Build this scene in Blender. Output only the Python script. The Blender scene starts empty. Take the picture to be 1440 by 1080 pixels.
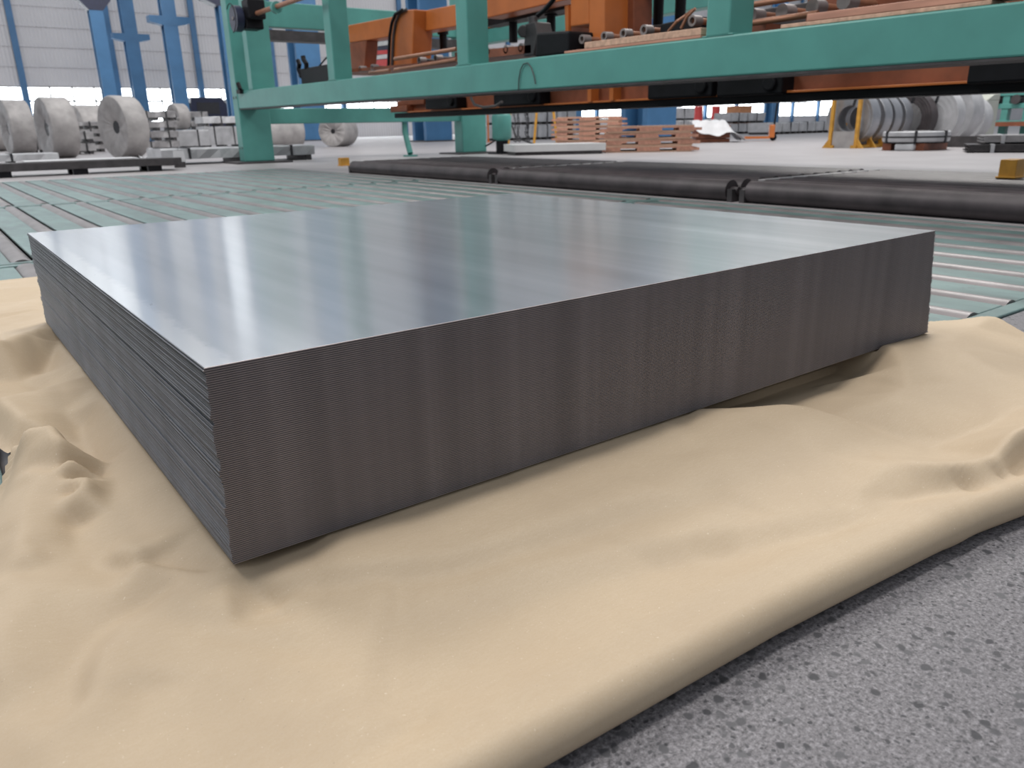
import bpy, bmesh, math, random
import numpy as np
from mathutils import Vector, Matrix
from mathutils.geometry import delaunay_2d_cdt
random.seed(7)
rng = np.random.default_rng(7)
PI = math.pi
scn = bpy.context.scene
COL = scn.collection

# ------------------------------------------------------------------ camera
CAM = Vector((-0.19460, -0.78500, 0.51230))
YAW, PITCH, ROLL, FPX = -0.6365165, 0.3212484, -0.0204210, 1088.663
fwd = Vector((-math.sin(YAW)*math.cos(PITCH), math.cos(YAW)*math.cos(PITCH), -math.sin(PITCH)))
rgt0 = Vector((math.cos(YAW), math.sin(YAW), 0)); up0 = rgt0.cross(fwd)
rgt = rgt0*math.cos(ROLL) + up0*math.sin(ROLL)
upv = -rgt0*math.sin(ROLL) + up0*math.cos(ROLL)
cd = bpy.data.cameras.new('camera'); cam = bpy.data.objects.new('camera', cd); COL.objects.link(cam)
m = Matrix((rgt, upv, -fwd)).transposed().to_4x4(); m.translation = CAM
cam.matrix_world = m
cd.sensor_width = 36; cd.lens = FPX/1440*36; cd.clip_end = 500
cd.dof.use_dof = True; cd.dof.focus_distance = 1.15; cd.dof.aperture_fstop = 9.0
scn.camera = cam

# ------------------------------------------------------------------ world, lamps, exposure
w = bpy.data.worlds.new('world'); scn.world = w; w.use_nodes = True
bg = w.node_tree.nodes['Background']; bg.inputs[0].default_value = (0.86, 0.92, 1.0, 1); bg.inputs[1].default_value = 0.50
def area(name, loc, sx, sy, power, target, col=(1, 0.97, 0.93)):
    l = bpy.data.lights.new(name, 'AREA'); l.shape = 'RECTANGLE'; l.size = sx; l.size_y = sy; l.energy = power; l.color = col
    o = bpy.data.objects.new(name, l); COL.objects.link(o); o.location = loc
    o.rotation_euler = (Vector(target)-Vector(loc)).to_track_quat('-Z', 'Y').to_euler()
    return o
area('unseen_overhead_light', (0.6, 1.0, 8.5), 2.2, 0.8, 300, (0.5, 0.3, 0))
area('unseen_overhead_light', (3.0, 1.6, 8.5), 2.2, 0.8, 170, (1.5, 0.3, 0))
area('unseen_overhead_light', (-3.0, 9.0, 9.0), 3.0, 3.0, 600, (2.0, 8.0, 0))
area('unseen_overhead_light', (6.0, 20.0, 11.0), 6.0, 6.0, 800, (6.0, 22.0, 0))
area('unseen_overhead_light', (15.0, 8.0, 11.0), 6.0, 6.0, 1700, (15.0, 8.0, 0))
area('unseen_overhead_light', (22.0, 28.0, 12.5), 70.0, 4.0, 4600, (23.0, 47.0, 3))  # unseen light added to brighten the far wall, not a known fitting
scn.view_settings.view_transform = 'Standard'; scn.view_settings.look = 'None'
scn.view_settings.gamma = 1.0; scn.view_settings.use_curve_mapping = False
scn.view_settings.exposure = 0.0

def at(px, py, x=None, y=None, z=None):
    """The place on a plane x=, y= or z= that the photograph shows at a pixel."""
    d = fwd + rgt*((px-720)/FPX) - upv*((py-540)/FPX)
    if z is not None: t = (z-CAM.z)/d.z
    elif y is not None: t = (y-CAM.y)/d.y
    else: t = (x-CAM.x)/d.x
    return CAM + d*t

# ------------------------------------------------------------------ materials
def nodes(name):
    mt = bpy.data.materials.new(name); mt.use_nodes = True
    nt = mt.node_tree; return mt, nt, nt.nodes['Principled BSDF']
def N(nt, kind, **kw):
    n = nt.nodes.new(kind)
    for k, v in kw.items():
        if k in n.inputs: n.inputs[k].default_value = v
        else: setattr(n, k, v)
    return n
def ramp(nt, fac, stops):
    r = nt.nodes.new('ShaderNodeValToRGB'); el = r.color_ramp.elements
    while len(el) < len(stops): el.new(0.5)
    for e, (p, c) in zip(el, stops):
        e.position = p; e.color = (*c, 1) if len(c) == 3 else c
    nt.links.new(fac, r.inputs[0]); return r.outputs[0]
def coords(nt, scale=(1, 1, 1), rot=(0, 0, 0), kind='Object'):
    tc = nt.nodes.new('ShaderNodeTexCoord'); mp = nt.nodes.new('ShaderNodeMapping')
    mp.inputs['Scale'].default_value = scale; mp.inputs['Rotation'].default_value = rot
    nt.links.new(tc.outputs[kind], mp.inputs[0]); return mp.outputs[0]
def noise(nt, vec, scale, detail=4, rough=0.55):
    n = N(nt, 'ShaderNodeTexNoise', Scale=scale, Detail=detail, Roughness=rough); nt.links.new(vec, n.inputs['Vector']); return n.outputs['Fac']
def bump(nt, b, h, strength, dist=0.01):
    n = N(nt, 'ShaderNodeBump', Strength=strength, Distance=dist); nt.links.new(h, n.inputs['Height']); nt.links.new(n.outputs[0], b.inputs['Normal'])
def mixc(nt, fac, a, b):
    n = nt.nodes.new('ShaderNodeMix'); n.data_type = 'RGBA'
    for s, v in ((0, fac), (6, a), (7, b)):
        if hasattr(v, 'links') or hasattr(v, 'is_linked'): nt.links.new(v, n.inputs[s])
        else: n.inputs[s].default_value = (*v, 1) if isinstance(v, tuple) else v
    return n.outputs[2]
def simple(name, col, rough=0.5, metal=0.0, var=0.12, scale=6.0, stretch=(1, 1, 1), dark=None, bstr=0.0, spec=None):
    """Painted or plain surface with a little mottling and optional dark chips."""
    mt, nt, b = nodes(name)
    v = coords(nt, stretch)
    f = noise(nt, v, scale)
    lo = tuple(c*(1-var) for c in col); hi = tuple(min(1, c*(1+var)) for c in col)
    c = ramp(nt, f, [(0.3, lo), (0.7, hi)])
    if dark:
        f2 = noise(nt, v, scale*3.1, 6, 0.7)
        k = ramp(nt, f2, [(dark[0], (0, 0, 0)), (dark[0]+0.03, (1, 1, 1))])
        c = mixc(nt, k, c, dark[1])
    nt.links.new(c, b.inputs['Base Color'])
    b.inputs['Roughness'].default_value = rough; b.inputs['Metallic'].default_value = metal
    if spec is not None: b.inputs['Specular IOR Level'].default_value = spec
    if bstr: bump(nt, b, f, bstr)
    return mt
M = {}
# polished sheet face: streaks along the rolling direction (Y)
mt, nt, b = nodes('steel_face'); M['steel'] = mt
v = coords(nt, (16, 0.9, 1)); f = noise(nt, v, 1.0, 2, 0.55)
v2 = coords(nt, (3.0, 0.5, 1)); f2 = noise(nt, v2, 1.0, 3, 0.5)
c1 = ramp(nt, f, [(0.3, (0.455, 0.48, 0.515)), (0.7, (0.545, 0.57, 0.61))])
nt.links.new(c1, b.inputs['Base Color'])
ad = N(nt, 'ShaderNodeMath', operation='ADD'); nt.links.new(f, ad.inputs[0]); nt.links.new(f2, ad.inputs[1])
mr = N(nt, 'ShaderNodeMapRange'); nt.links.new(ad.outputs[0], mr.inputs[0])
mr.inputs[1].default_value = 0.6; mr.inputs[2].default_value = 1.4; mr.inputs[3].default_value = 0.15; mr.inputs[4].default_value = 0.20
nt.links.new(mr.outputs[0], b.inputs['Roughness']); b.inputs['Metallic'].default_value = 1.0
b.inputs['Anisotropic'].default_value = 0.75
tg = N(nt, 'ShaderNodeCombineXYZ', X=0.25, Y=1.0, Z=0.0); nt.links.new(tg.outputs[0], b.inputs['Tangent'])
b2 = N(nt, 'ShaderNodeBsdfPrincipled', Metallic=1.0, Roughness=0.36); nt.links.new(b.inputs['Base Color'].links[0].from_socket, b2.inputs['Base Color'])
mxs = N(nt, 'ShaderNodeMixShader', Fac=0.42); nt.links.new(b.outputs[0], mxs.inputs[1]); nt.links.new(b2.outputs[0], mxs.inputs[2])
nt.links.new(mxs.outputs[0], nt.nodes['Material Output'].inputs['Surface'])
# a top sheet has a whitish protective strip with flecks on its rolled edge (x < 0.03)
mt, nt, b = nodes('steel_top_face'); M['steel_top'] = mt
v = coords(nt, (16, 0.9, 1)); f = noise(nt, v, 1.0, 2, 0.55)
v2 = coords(nt, (3.0, 0.5, 1)); f2 = noise(nt, v2, 1.0, 3, 0.5)
c1 = ramp(nt, f, [(0.3, (0.455, 0.48, 0.515)), (0.7, (0.545, 0.57, 0.61))])
tc = nt.nodes.new('ShaderNodeTexCoord'); sp = nt.nodes.new('ShaderNodeSeparateXYZ'); nt.links.new(tc.outputs['Object'], sp.inputs[0])
fe = noise(nt, coords(nt, (14, 9, 1)), 3.0, 5, 0.6)
k1 = N(nt, 'ShaderNodeMath', operation='MULTIPLY_ADD'); nt.links.new(fe, k1.inputs[0]); k1.inputs[1].default_value = 0.03; nt.links.new(sp.outputs[0], k1.inputs[2])
edge = ramp(nt, k1.outputs[0], [(0.040, (1, 1, 1)), (0.050, (0, 0, 0))])
fl = ramp(nt, noise(nt, coords(nt, (40, 18, 1)), 1.0, 3, 0.6), [(0.30, (0.20, 0.21, 0.23)), (0.34, (0.60, 0.62, 0.645))])
nt.links.new(mixc(nt, edge, c1, fl), b.inputs['Base Color'])
ad = N(nt, 'ShaderNodeMath', operation='ADD'); nt.links.new(f, ad.inputs[0]); nt.links.new(f2, ad.inputs[1])
mr = N(nt, 'ShaderNodeMapRange'); nt.links.new(ad.outputs[0], mr.inputs[0])
mr.inputs[1].default_value = 0.6; mr.inputs[2].default_value = 1.4; mr.inputs[3].default_value = 0.15; mr.inputs[4].default_value = 0.20
nt.links.new(mr.outputs[0], b.inputs['Roughness']); b.inputs['Metallic'].default_value = 1.0
b.inputs['Anisotropic'].default_value = 0.75
tg = N(nt, 'ShaderNodeCombineXYZ', X=0.25, Y=1.0, Z=0.0); nt.links.new(tg.outputs[0], b.inputs['Tangent'])
b2 = N(nt, 'ShaderNodeBsdfPrincipled', Metallic=1.0, Roughness=0.36); nt.links.new(b.inputs['Base Color'].links[0].from_socket, b2.inputs['Base Color'])
mxs = N(nt, 'ShaderNodeMixShader', Fac=0.42); nt.links.new(b.outputs[0], mxs.inputs[1]); nt.links.new(b2.outputs[0], mxs.inputs[2])
nt.links.new(mxs.outputs[0], nt.nodes['Material Output'].inputs['Surface'])
# sheared edge (brownish) and rolled edge (blue-grey)
M['shear_edge'] = simple('sheared_edge', (0.265, 0.240, 0.248), 0.45, 0.6, 0.16, 1.0, (22, 3, 40))
M['mill_edge'] = simple('rolled_edge', (0.088, 0.092, 0.107), 0.45, 0.6, 0.30, 1.0, (3, 9, 60))
# kraft paper
mt, nt, b = nodes('kraft_paper'); M['paper'] = mt
v = coords(nt); f = noise(nt, v, 5, 3); g = noise(nt, v, 420, 3, 0.7)
c = ramp(nt, f, [(0.3, (0.490, 0.388, 0.277)), (0.7, (0.550, 0.443, 0.318))])
c = mixc(nt, ramp(nt, g, [(0.35, (0.35,)*3), (0.65, (0, 0, 0))]), c, (0.46, 0.34, 0.21))
c = mixc(nt, ramp(nt, noise(nt, v, 300, 2, 0.5), [(0.715, (0, 0, 0)), (0.74, (0.6,)*3)]), c, (0.72, 0.63, 0.50))
c = mixc(nt, ramp(nt, noise(nt, coords(nt, (70, 260, 100)), 1.0, 3, 0.6), [(0.35, (0.22,)*3), (0.65, (0, 0, 0))]), c, (0.44, 0.33, 0.22))
sk = ramp(nt, noise(nt, v, 420, 2, 0.5), [(0.73, (0, 0, 0)), (0.76, (0.6,)*3)])
c = mixc(nt, sk, c, (0.30, 0.22, 0.15))
nt.links.new(c, b.inputs['Base Color']); b.inputs['Roughness'].default_value = 0.62; b.inputs['Specular IOR Level'].default_value = 0.25
bump(nt, b, g, 0.05, 0.001)
# ground concrete with exposed aggregate
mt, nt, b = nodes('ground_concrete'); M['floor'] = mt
v = coords(nt); big = noise(nt, v, 1.3, 4); fine = noise(nt, v, 210, 5, 0.8)
c = ramp(nt, fine, [(0.34, (0.05, 0.048, 0.052)), (0.52, (0.20, 0.19, 0.20)), (0.70, (0.38, 0.365, 0.385))])
nw = N(nt, 'ShaderNodeTexNoise', Scale=60.0, Detail=3.0); nt.links.new(v, nw.inputs['Vector'])
vm = N(nt, 'ShaderNodeVectorMath', operation='MULTIPLY_ADD'); nt.links.new(nw.outputs['Color'], vm.inputs[0]); vm.inputs[1].default_value = (0.012,)*3; nt.links.new(v, vm.inputs[2])
for sc, th, s2 in ((62, 0.24, 0.42), (130, 0.2, 0.5)):
    vo = N(nt, 'ShaderNodeTexVoronoi', Scale=float(sc)); nt.links.new(vm.outputs[0], vo.inputs['Vector'])
    near = ramp(nt, vo.outputs['Distance'], [(th, (1, 1, 1)), (th+0.12, (0, 0, 0))])
    sepc = nt.nodes.new('ShaderNodeSeparateColor'); nt.links.new(vo.outputs['Color'], sepc.inputs[0])
    pick = ramp(nt, sepc.outputs[0], [(s2+0.12, (0.95,)*3), (s2+0.17, (0, 0, 0))])
    mu = N(nt, 'ShaderNodeMath', operation='MULTIPLY'); nt.links.new(near, mu.inputs[0]); nt.links.new(pick, mu.inputs[1])
    shade = ramp(nt, sepc.outputs[1], [(0.0, (0.035, 0.035, 0.04)), (1.0, (0.12, 0.118, 0.125))])
    c = mixc(nt, mu.outputs[0], c, shade)
c = mixc(nt, ramp(nt, big, [(0.3, (0.25,)*3), (0.7, (0, 0, 0))]), c, (0.12, 0.115, 0.12))
# the hall floor beyond is smoother; its paler tone paints in grazing light
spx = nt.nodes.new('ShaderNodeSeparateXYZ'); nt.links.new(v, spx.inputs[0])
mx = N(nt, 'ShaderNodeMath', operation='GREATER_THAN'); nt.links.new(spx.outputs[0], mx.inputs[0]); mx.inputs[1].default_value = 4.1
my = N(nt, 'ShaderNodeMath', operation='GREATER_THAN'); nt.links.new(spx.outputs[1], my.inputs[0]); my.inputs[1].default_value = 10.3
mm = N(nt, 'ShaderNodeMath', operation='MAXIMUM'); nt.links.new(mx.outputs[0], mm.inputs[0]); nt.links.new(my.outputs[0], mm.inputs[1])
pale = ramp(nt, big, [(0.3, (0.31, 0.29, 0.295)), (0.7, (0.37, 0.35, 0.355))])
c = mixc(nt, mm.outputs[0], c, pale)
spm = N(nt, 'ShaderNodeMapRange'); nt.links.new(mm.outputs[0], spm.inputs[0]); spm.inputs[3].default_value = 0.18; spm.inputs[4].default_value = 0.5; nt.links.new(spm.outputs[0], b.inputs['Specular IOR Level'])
nt.links.new(c, b.inputs['Base Color']); b.inputs['Roughness'].default_value = 0.45
bump(nt, b, fine, 0.25, 0.002)

GREEN = (0.075, 0.265, 0.235)
M['green'] = simple('green_paint', GREEN, 0.42, 0, 0.10, 2.5, dark=(0.70, (0.05, 0.14, 0.13)))
M['plate'] = simple('worn_green_plate', (0.105, 0.168, 0.162), 0.42, 0, 0.30, 9, (1, 0.4, 1), dark=(0.61, (0.10, 0.14, 0.14)))
M['roller'] = simple('worn_roller_steel', (0.165, 0.147, 0.148), 0.42, 0.25, 0.25, 10, (1, 0.5, 1))
M['roller_dark'] = simple('black_roller', (0.050, 0.041, 0.044), 0.5, 0.1, 0.35, 6, (1, 1, 1))
M['orange'] = simple('orange_paint', (0.43, 0.125, 0.028), 0.40, 0, 0.14, 3)
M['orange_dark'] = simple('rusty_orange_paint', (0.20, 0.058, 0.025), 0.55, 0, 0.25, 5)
M['pipe'] = simple('copper_pipe', (0.32, 0.145, 0.085), 0.42, 0.25, 0.15, 8)
M['black'] = simple('black_casing', (0.006, 0.006, 0.008), 0.5, 0, 0.3, 8, spec=0.2)
M['dark'] = simple('dark_steel', (0.055, 0.05, 0.052), 0.5, 0.3, 0.3, 8)
M['navy'] = simple('navy_casing', (0.016, 0.02, 0.05), 0.4, 0, 0.2, 8)
M['ring'] = simple('grey_ring', (0.24, 0.21, 0.205), 0.5, 0.2, 0.15, 10)
M['wrap'] = simple('grey_wrapping', (0.36, 0.34, 0.335), 0.55, 0, 0.22, 3.5, (1, 1, 1), bstr=0.5)
M['wrap_white'] = simple('pale_wrapping', (0.40, 0.40, 0.415), 0.45, 0, 0.18, 3.5, bstr=0.5)
M['pack_edge'] = simple('dull_pack', (0.29, 0.28, 0.285), 0.5, 0.2, 0.25, 5, bstr=0.3)
M['coil'] = simple('bare_steel_strip', (0.34, 0.345, 0.37), 0.36, 0.75, 0.2, 4)
M['band'] = simple('black_strapping', (0.02, 0.02, 0.024), 0.4)
M['blue'] = simple('blue_column_paint', (0.044, 0.14, 0.285), 0.5, 0, 0.15, 1.2)
M['yellow'] = simple('yellow_paint', (0.60, 0.30, 0.04), 0.5, 0, 0.2, 8)
M['timber'] = simple('raw_timber', (0.52, 0.33, 0.235), 0.65, 0, 0.25, 3, (1, 8, 8))
M['timber_red'] = simple('reddish_timber', (0.47, 0.235, 0.165), 0.65, 0, 0.2, 3, (8, 1, 8))
M['slab'] = simple('pale_sheet_pack', (0.55, 0.55, 0.55), 0.4, 0, 0.08, 2)
M['white'] = simple('white_sheet', (0.56, 0.56, 0.575), 0.6, 0, 0.1, 4)
M['red'] = simple('red_paint', (0.55, 0.05, 0.05), 0.5)
M['cabinet'] = simple('grey_green_enamel', (0.42, 0.43, 0.38), 0.45, 0, 0.06, 4)
M['crate'] = simple('orange_brown_board', (0.50, 0.22, 0.10), 0.6, 0, 0.15, 5)
# corrugated wall siding
mt, nt, b = nodes('grey_siding'); M['wall'] = mt
v = coords(nt); f = noise(nt, v, 0.5, 3)
c = ramp(nt, f, [(0.3, (0.54, 0.53, 0.55)), (0.7, (0.60, 0.59, 0.61))])
nt.links.new(c, b.inputs['Base Color']); b.inputs['Roughness'].default_value = 0.5
wv = N(nt, 'ShaderNodeTexWave', Scale=1.6, bands_direction='X'); nt.links.new(v, wv.inputs['Vector']); bump(nt, b, wv.outputs['Fac'], 0.6, 0.04)
# daylight in the glazing
mt, nt, b = nodes('daylit_glass'); M['pane'] = mt
b.inputs['Base Color'].default_value = (0.8, 0.85, 0.9, 1); b.inputs['Roughness'].default_value = 0.2
b.inputs['Emission Color'].default_value = (0.92, 0.97, 1, 1); b.inputs['Emission Strength'].default_value = 5.5

M['pane_high'] = M['pane'].copy(); M['pane_high'].name = 'frosted_high_glass'
M['pane_high'].node_tree.nodes['Principled BSDF'].inputs['Emission Strength'].default_value = 3.8

# ------------------------------------------------------------------ mesh builder
class MB:
    def __init__(s): s.v = []; s.f = []; s.m = []
    def add(s, vs, fs, mi=0):
        o = len(s.v); s.v += [tuple(p) for p in vs]; s.f += [tuple(i+o for i in f) for f in fs]; s.m += [mi]*len(fs); return s
    def bx(s, x0, x1, y0, y1, z0, z1, mi=0):
        vs = [(x, y, z) for z in (z0, z1) for y in (y0, y1) for x in (x0, x1)]
        return s.add(vs, [(0, 2, 3, 1), (4, 5, 7, 6), (0, 1, 5, 4), (2, 6, 7, 3), (0, 4, 6, 2), (1, 3, 7, 5)], mi)
    def cyl(s, a, b, r, n=16, r2=None, caps=True, mi=0):
        a = Vector(a); b = Vector(b); r2 = r if r2 is None else r2
        d = (b-a).normalized(); u = d.orthogonal().normalized(); w_ = d.cross(u)
        vs = []
        for p, q in ((a, r), (b, r2)):
            for i in range(n):
                t = 2*PI*i/n; vs.append(p+(u*math.cos(t)+w_*math.sin(t))*q)
        fs = [(i, (i+1) % n, n+(i+1) % n, n+i) for i in range(n)]
        if caps: fs += [tuple(range(n-1, -1, -1)), tuple(range(n, 2*n))]
        return s.add(vs, fs, mi)
    def lathe(s, prof, axis='X', n=40, wob=0.0, mi=0, seed=0):
        """prof: (along, radius) points, turned about an axis; closed when first and last radius are 0."""
        rr = random.Random(seed); vs = []; k = len(prof)
        for (h, r) in prof:
            for i in range(n):
                t = 2*PI*i/n; q = r*(1+wob*(rr.random()-0.5)); c_, s_ = q*math.cos(t), q*math.sin(t)
                vs.append((h, c_, s_) if axis == 'X' else (c_, h, s_) if axis == 'Y' else (c_, s_, h))
        fs = [(j*n+i, j*n+(i+1) % n, (j+1)*n+(i+1) % n, (j+1)*n+i) for j in range(k-1) for i in range(n)]
        return s.add(vs, fs, mi)
    def tube(s, pts, r, n=8, mi=0):
        pts = [Vector(p) for p in pts]; vs = []
        u = (pts[1]-pts[0]).orthogonal().normalized()
        for i, p in enumerate(pts):
            d = (pts[min(i+1, len(pts)-1)]-pts[max(i-1, 0)]).normalized()
            u = (u-d*u.dot(d)).normalized(); w_ = d.cross(u)
            for j in range(n):
                t = 2*PI*j/n; vs.append(p+(u*math.cos(t)+w_*math.sin(t))*r)
        fs = [(a*n+j, a*n+(j+1) % n, (a+1)*n+(j+1) % n, (a+1)*n+j) for a in range(len(pts)-1) for j in range(n)]
        fs += [tuple(range(n-1, -1, -1)), tuple(range((len(pts)-1)*n, len(pts)*n))]
        return s.add(vs, fs, mi)
    def prism(s, poly, axis, a, b, mi=0):
        """polygon in the two other axes (order xyz) pushed from a to b along axis"""
        n = len(poly)
        def P(p, h): return (h, p[0], p[1]) if axis == 'X' else (p[0], h, p[1]) if axis == 'Y' else (p[0], p[1], h)
        vs = [P(p, a) for p in poly]+[P(p, b) for p in poly]
        fs = [(i, (i+1) % n, n+(i+1) % n, n+i) for i in range(n)]+[tuple(range(n-1, -1, -1)), tuple(range(n, 2*n))]
        return s.add(vs, fs, mi)
    def build(s, name, mats, parent=None, smooth=False, bevel=0.0):
        me = bpy.data.meshes.new(name); me.from_pydata(s.v, [], s.f)
        for q in (mats if isinstance(mats, (list, tuple)) else [mats]): me.materials.append(M[q] if isinstance(q, str) else q)
        me.polygons.foreach_set('material_index', s.m)
        bm = bmesh.new(); bm.from_mesh(me); bmesh.ops.recalc_face_normals(bm, faces=bm.faces); bm.to_mesh(me); bm.free()
        if smooth:
            me.polygons.foreach_set('use_smooth', [True]*len(me.polygons)); me.set_sharp_from_angle(angle=math.radians(38))
        o = bpy.data.objects.new(name, me); COL.objects.link(o)
        if parent: o.parent = parent
        if bevel:
            bv = o.modifiers.new('bevel', 'BEVEL'); bv.width = bevel; bv.segments = 2; bv.limit_method = 'ANGLE'
        return o
def tag(o, label, cat, group=None):
    o['label'] = label; o['category'] = cat
    if group: o['group'] = group
    return o
def thing(name, label, cat, loc=(0, 0, 0), rz=0.0, group=None):
    o = bpy.data.objects.new(name, None); o.empty_display_size = 0.1; COL.objects.link(o)
    o.location = loc; o.rotation_euler = (0, 0, rz); return tag(o, label, cat, group)
def struct(o): o['kind'] = 'structure'; return o
def dup(root, loc, label, rz=None, group=None):
    def cp(o, parent):
        c = o.copy(); COL.objects.link(c)
        if parent: c.parent = parent
        for ch in kids.get(o, []): cp(ch, c)
        return c
    kids = {}
    for o in list(COL.objects):
        if o.parent: kids.setdefault(o.parent, []).append(o)
    r = cp(root, None); r.location = loc; r['label'] = label
    if rz is not None: r.rotation_euler = (0, 0, rz)
    if group: r['group'] = group
    return r
ONES = ['', 'first', 'second', 'third', 'fourth', 'fifth', 'sixth', 'seventh', 'eighth', 'ninth', 'tenth', 'eleventh', 'twelfth', 'thirteenth', 'fourteenth', 'fifteenth', 'sixteenth', 'seventeenth', 'eighteenth', 'nineteenth']
TENS = {20: 'twent', 30: 'thirt', 40: 'fort', 50: 'fift', 60: 'sixt', 70: 'sevent', 80: 'eight', 90: 'ninet'}
def ordinal(n):
    if n < 20: return ONES[n]
    t = TENS[n//10*10]
    return t+'ieth' if n % 10 == 0 else t+'y-'+ONES[n % 10]

# ================================================================== the setting
# floor with a shallow pit for the flush roller beds
xs = [-25, -1.3, 2.2, 4.12, 165]; ys = [-14, -2.9, 0.05, 10.45, 53.2]
def pit(i, j): return (i == 1 and j == 2) or (i == 2 and j in (1, 2))
fb = MB()
for i in range(4):
    for j in range(4):
        z = -0.16 if pit(i, j) else 0.0
        fb.add([(xs[i], ys[j], z), (xs[i+1], ys[j], z), (xs[i+1], ys[j+1], z), (xs[i], ys[j+1], z)], [(0, 1, 2, 3)])
        for (a, b_, p, q) in (((i+1, j), (i, j), (xs[i+1], ys[j]), (xs[i+1], ys[j+1])), ((i, j+1), (i, j), (xs[i], ys[j+1]), (xs[i+1], ys[j+1]))):
            if a[0] < 4 and a[1] < 4 and pit(*a) != pit(*b_):
                fb.add([(*p, 0), (*q, 0), (*q, -0.16), (*p, -0.16)], [(0, 1, 2, 3)])
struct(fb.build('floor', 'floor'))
YW = 53.0
wb = MB().bx(-25, 165, YW, YW+0.2, 0, 0.95).bx(-25, 165, YW, YW+0.2, 3.2, 8.8).bx(-25, 165, YW, YW+0.2, 11.4, 13.5).bx(88, 165, YW, YW+0.2, 8.8, 11.4).bx(88, 165, YW, YW+0.2, 0.95, 3.2)
wall = struct(wb.build('wall_back', 'wall'))
for i, z in enumerate((4.25, 5.3, 6.35, 7.4, 8.45, 11.6, 12.65)):
    struct(MB().bx(-25, 165, YW-0.07, YW, z-0.05, z+0.05).build('trim_%d' % (i+1), 'wall'))
k = 0; x = -13.6
while x < 88:
    k += 1
    fr = MB().bx(x+0.12, x+4.73, YW+0.02, YW+0.1, 2.36, 2.46).bx(x+0.12, x+4.73, YW+0.02, YW+0.1, 0.95, 1.02).bx(x+0.12, x+4.73, YW+0.02, YW+0.1, 3.13, 3.2)
    for j in range(5):
        q = x+0.12+j*4.61/4; fr.bx(q-0.045, q+0.045, YW+0.02, YW+0.1, 0.95, 3.2)
    wn = struct(fr.build('window_%d' % k, 'wrap'))
    for j in range(4):
        q = x+0.12+j*4.61/4
        for (z0, z1) in ((1.02, 2.36), (2.46, 3.13)):
            MB().bx(q+0.045, q+4.61/4-0.045, YW+0.05, YW+0.07, z0, z1).build('pane', 'pane', wn)
    if k not in (1, 2, 3, 4, 5, 7):
        struct(MB().bx(x, x+4.85, YW, YW+0.2, 8.8, 11.4).build('trim_%d' % (k+60), 'wall'))
        struct(MB().bx(x-0.16, x+0.16, YW-0.25, YW-0.07, 0, 13.4).build('trim_%d' % (20+k), 'blue')); x += 4.85; continue
    fr = MB().bx(x+0.12, x+4.73, YW+0.02, YW+0.1, 8.8, 8.9).bx(x+0.12, x+4.73, YW+0.02, YW+0.1, 11.3, 11.4).bx(x+0.12, x+4.73, YW+0.02, YW+0.1, 10.05, 10.15)
    for j in range(5):
        q = x+0.12+j*4.61/4; fr.bx(q-0.045, q+0.045, YW+0.02, YW+0.1, 8.8, 11.4)
    wn = struct(fr.build('window_%d' % (k+40), 'wrap'))
    for j in range(4):
        q = x+0.12+j*4.61/4
        for (z0, z1) in ((8.9, 10.05), (10.15, 11.3)):
            MB().bx(q+0.045, q+4.61/4-0.045, YW+0.05, YW+0.07, z0, z1).build('pane', 'pane_high', wn)
    struct(MB().bx(x-0.16, x+0.16, YW-0.25, YW-0.07, 0, 13.4).build('trim_%d' % (20+k), 'blue'))
    x += 4.85

# ================================================================== big stack of steel sheets
ZB, NS, PIT = 0.060, 94, 0.2274/94
W0, L0 = 1.5003, 1.4625
def sheet_mesh(W, dx, dz0, t, top):
    """thin plate with chamfered edges; slots: 0 faces, 1 sheared edge (front/back), 2 rolled edge (sides)"""
    c = 0.0009; e = 0.0015; b = MB()
    def ring(z, ins): return [(dx+ins, ins, z), (dx+W-ins, ins, z), (dx+W-ins, L0-ins, z), (dx+ins, L0-ins, z)]
    rings = [ring(0, e), ring(c, 0), ring(t-c*0.55, 0), ring(t, e*0.6)]
    vs = [p for r in rings for p in r]
    b.add(vs, [(3, 2, 1, 0), (12, 13, 14, 15)], 0)
    for r in range(3):
        for s_ in range(4):
            a = r*4; b.add([vs[a+s_], vs[a+(s_+1) % 4], vs[a+4+(s_+1) % 4], vs[a+4+s_]], [(0, 1, 2, 3)], 1 if s_ in (0, 2) else 2)
    return b
off = 0.0
for i in range(NS):                                  # i = 0 is the lowest sheet
    n = NS-i
    if rng.random() < 0.30: off = float(rng.uniform(-0.0016, 0.0016))
    dx = 0.0 if n <= 1 else off+float(rng.uniform(-0.0005, 0.0005))
    frac = (NS-1-i)/(NS-1)
    Wd = W0+0.034*frac + (float(rng.uniform(0, 0.003)) if frac > 0.75 else 0)
    t = PIT*0.985
    if n == 1: nm, lab = 'steel_sheet', 'uppermost sheet of the big steel stack, its whole glossy blue-grey face showing'
    elif n == NS: lab = 'lowest sheet of the big steel stack, lying nearest the brown paper'
    else: lab = 'dark edged steel sheet, %s from the top of the big stack' % ordinal(n)
    o = sheet_mesh(Wd, dx, 0, t, n == 1).build('steel_sheet', ['steel_top' if n == 1 else 'steel', 'shear_edge', 'mill_edge'])
    o.location = (0, 0, ZB+i*PIT); tag(o, lab, 'metal sheet', 'steel sheets in the big stack')
for x, lab in ((0.40, 'timber bearer under the big steel stack, the one nearer the left side'), (1.02, 'timber bearer under the big steel stack, the one nearer the right side')):
    o = MB().bx(-0.045, 0.045, 0, 1.0, 0, 0.039).build('timber_bearer', 'timber', bevel=0.003); o.location = (x, 0.25, 0.0205); tag(o, lab, 'timber', 'bearers under the stack')

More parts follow.
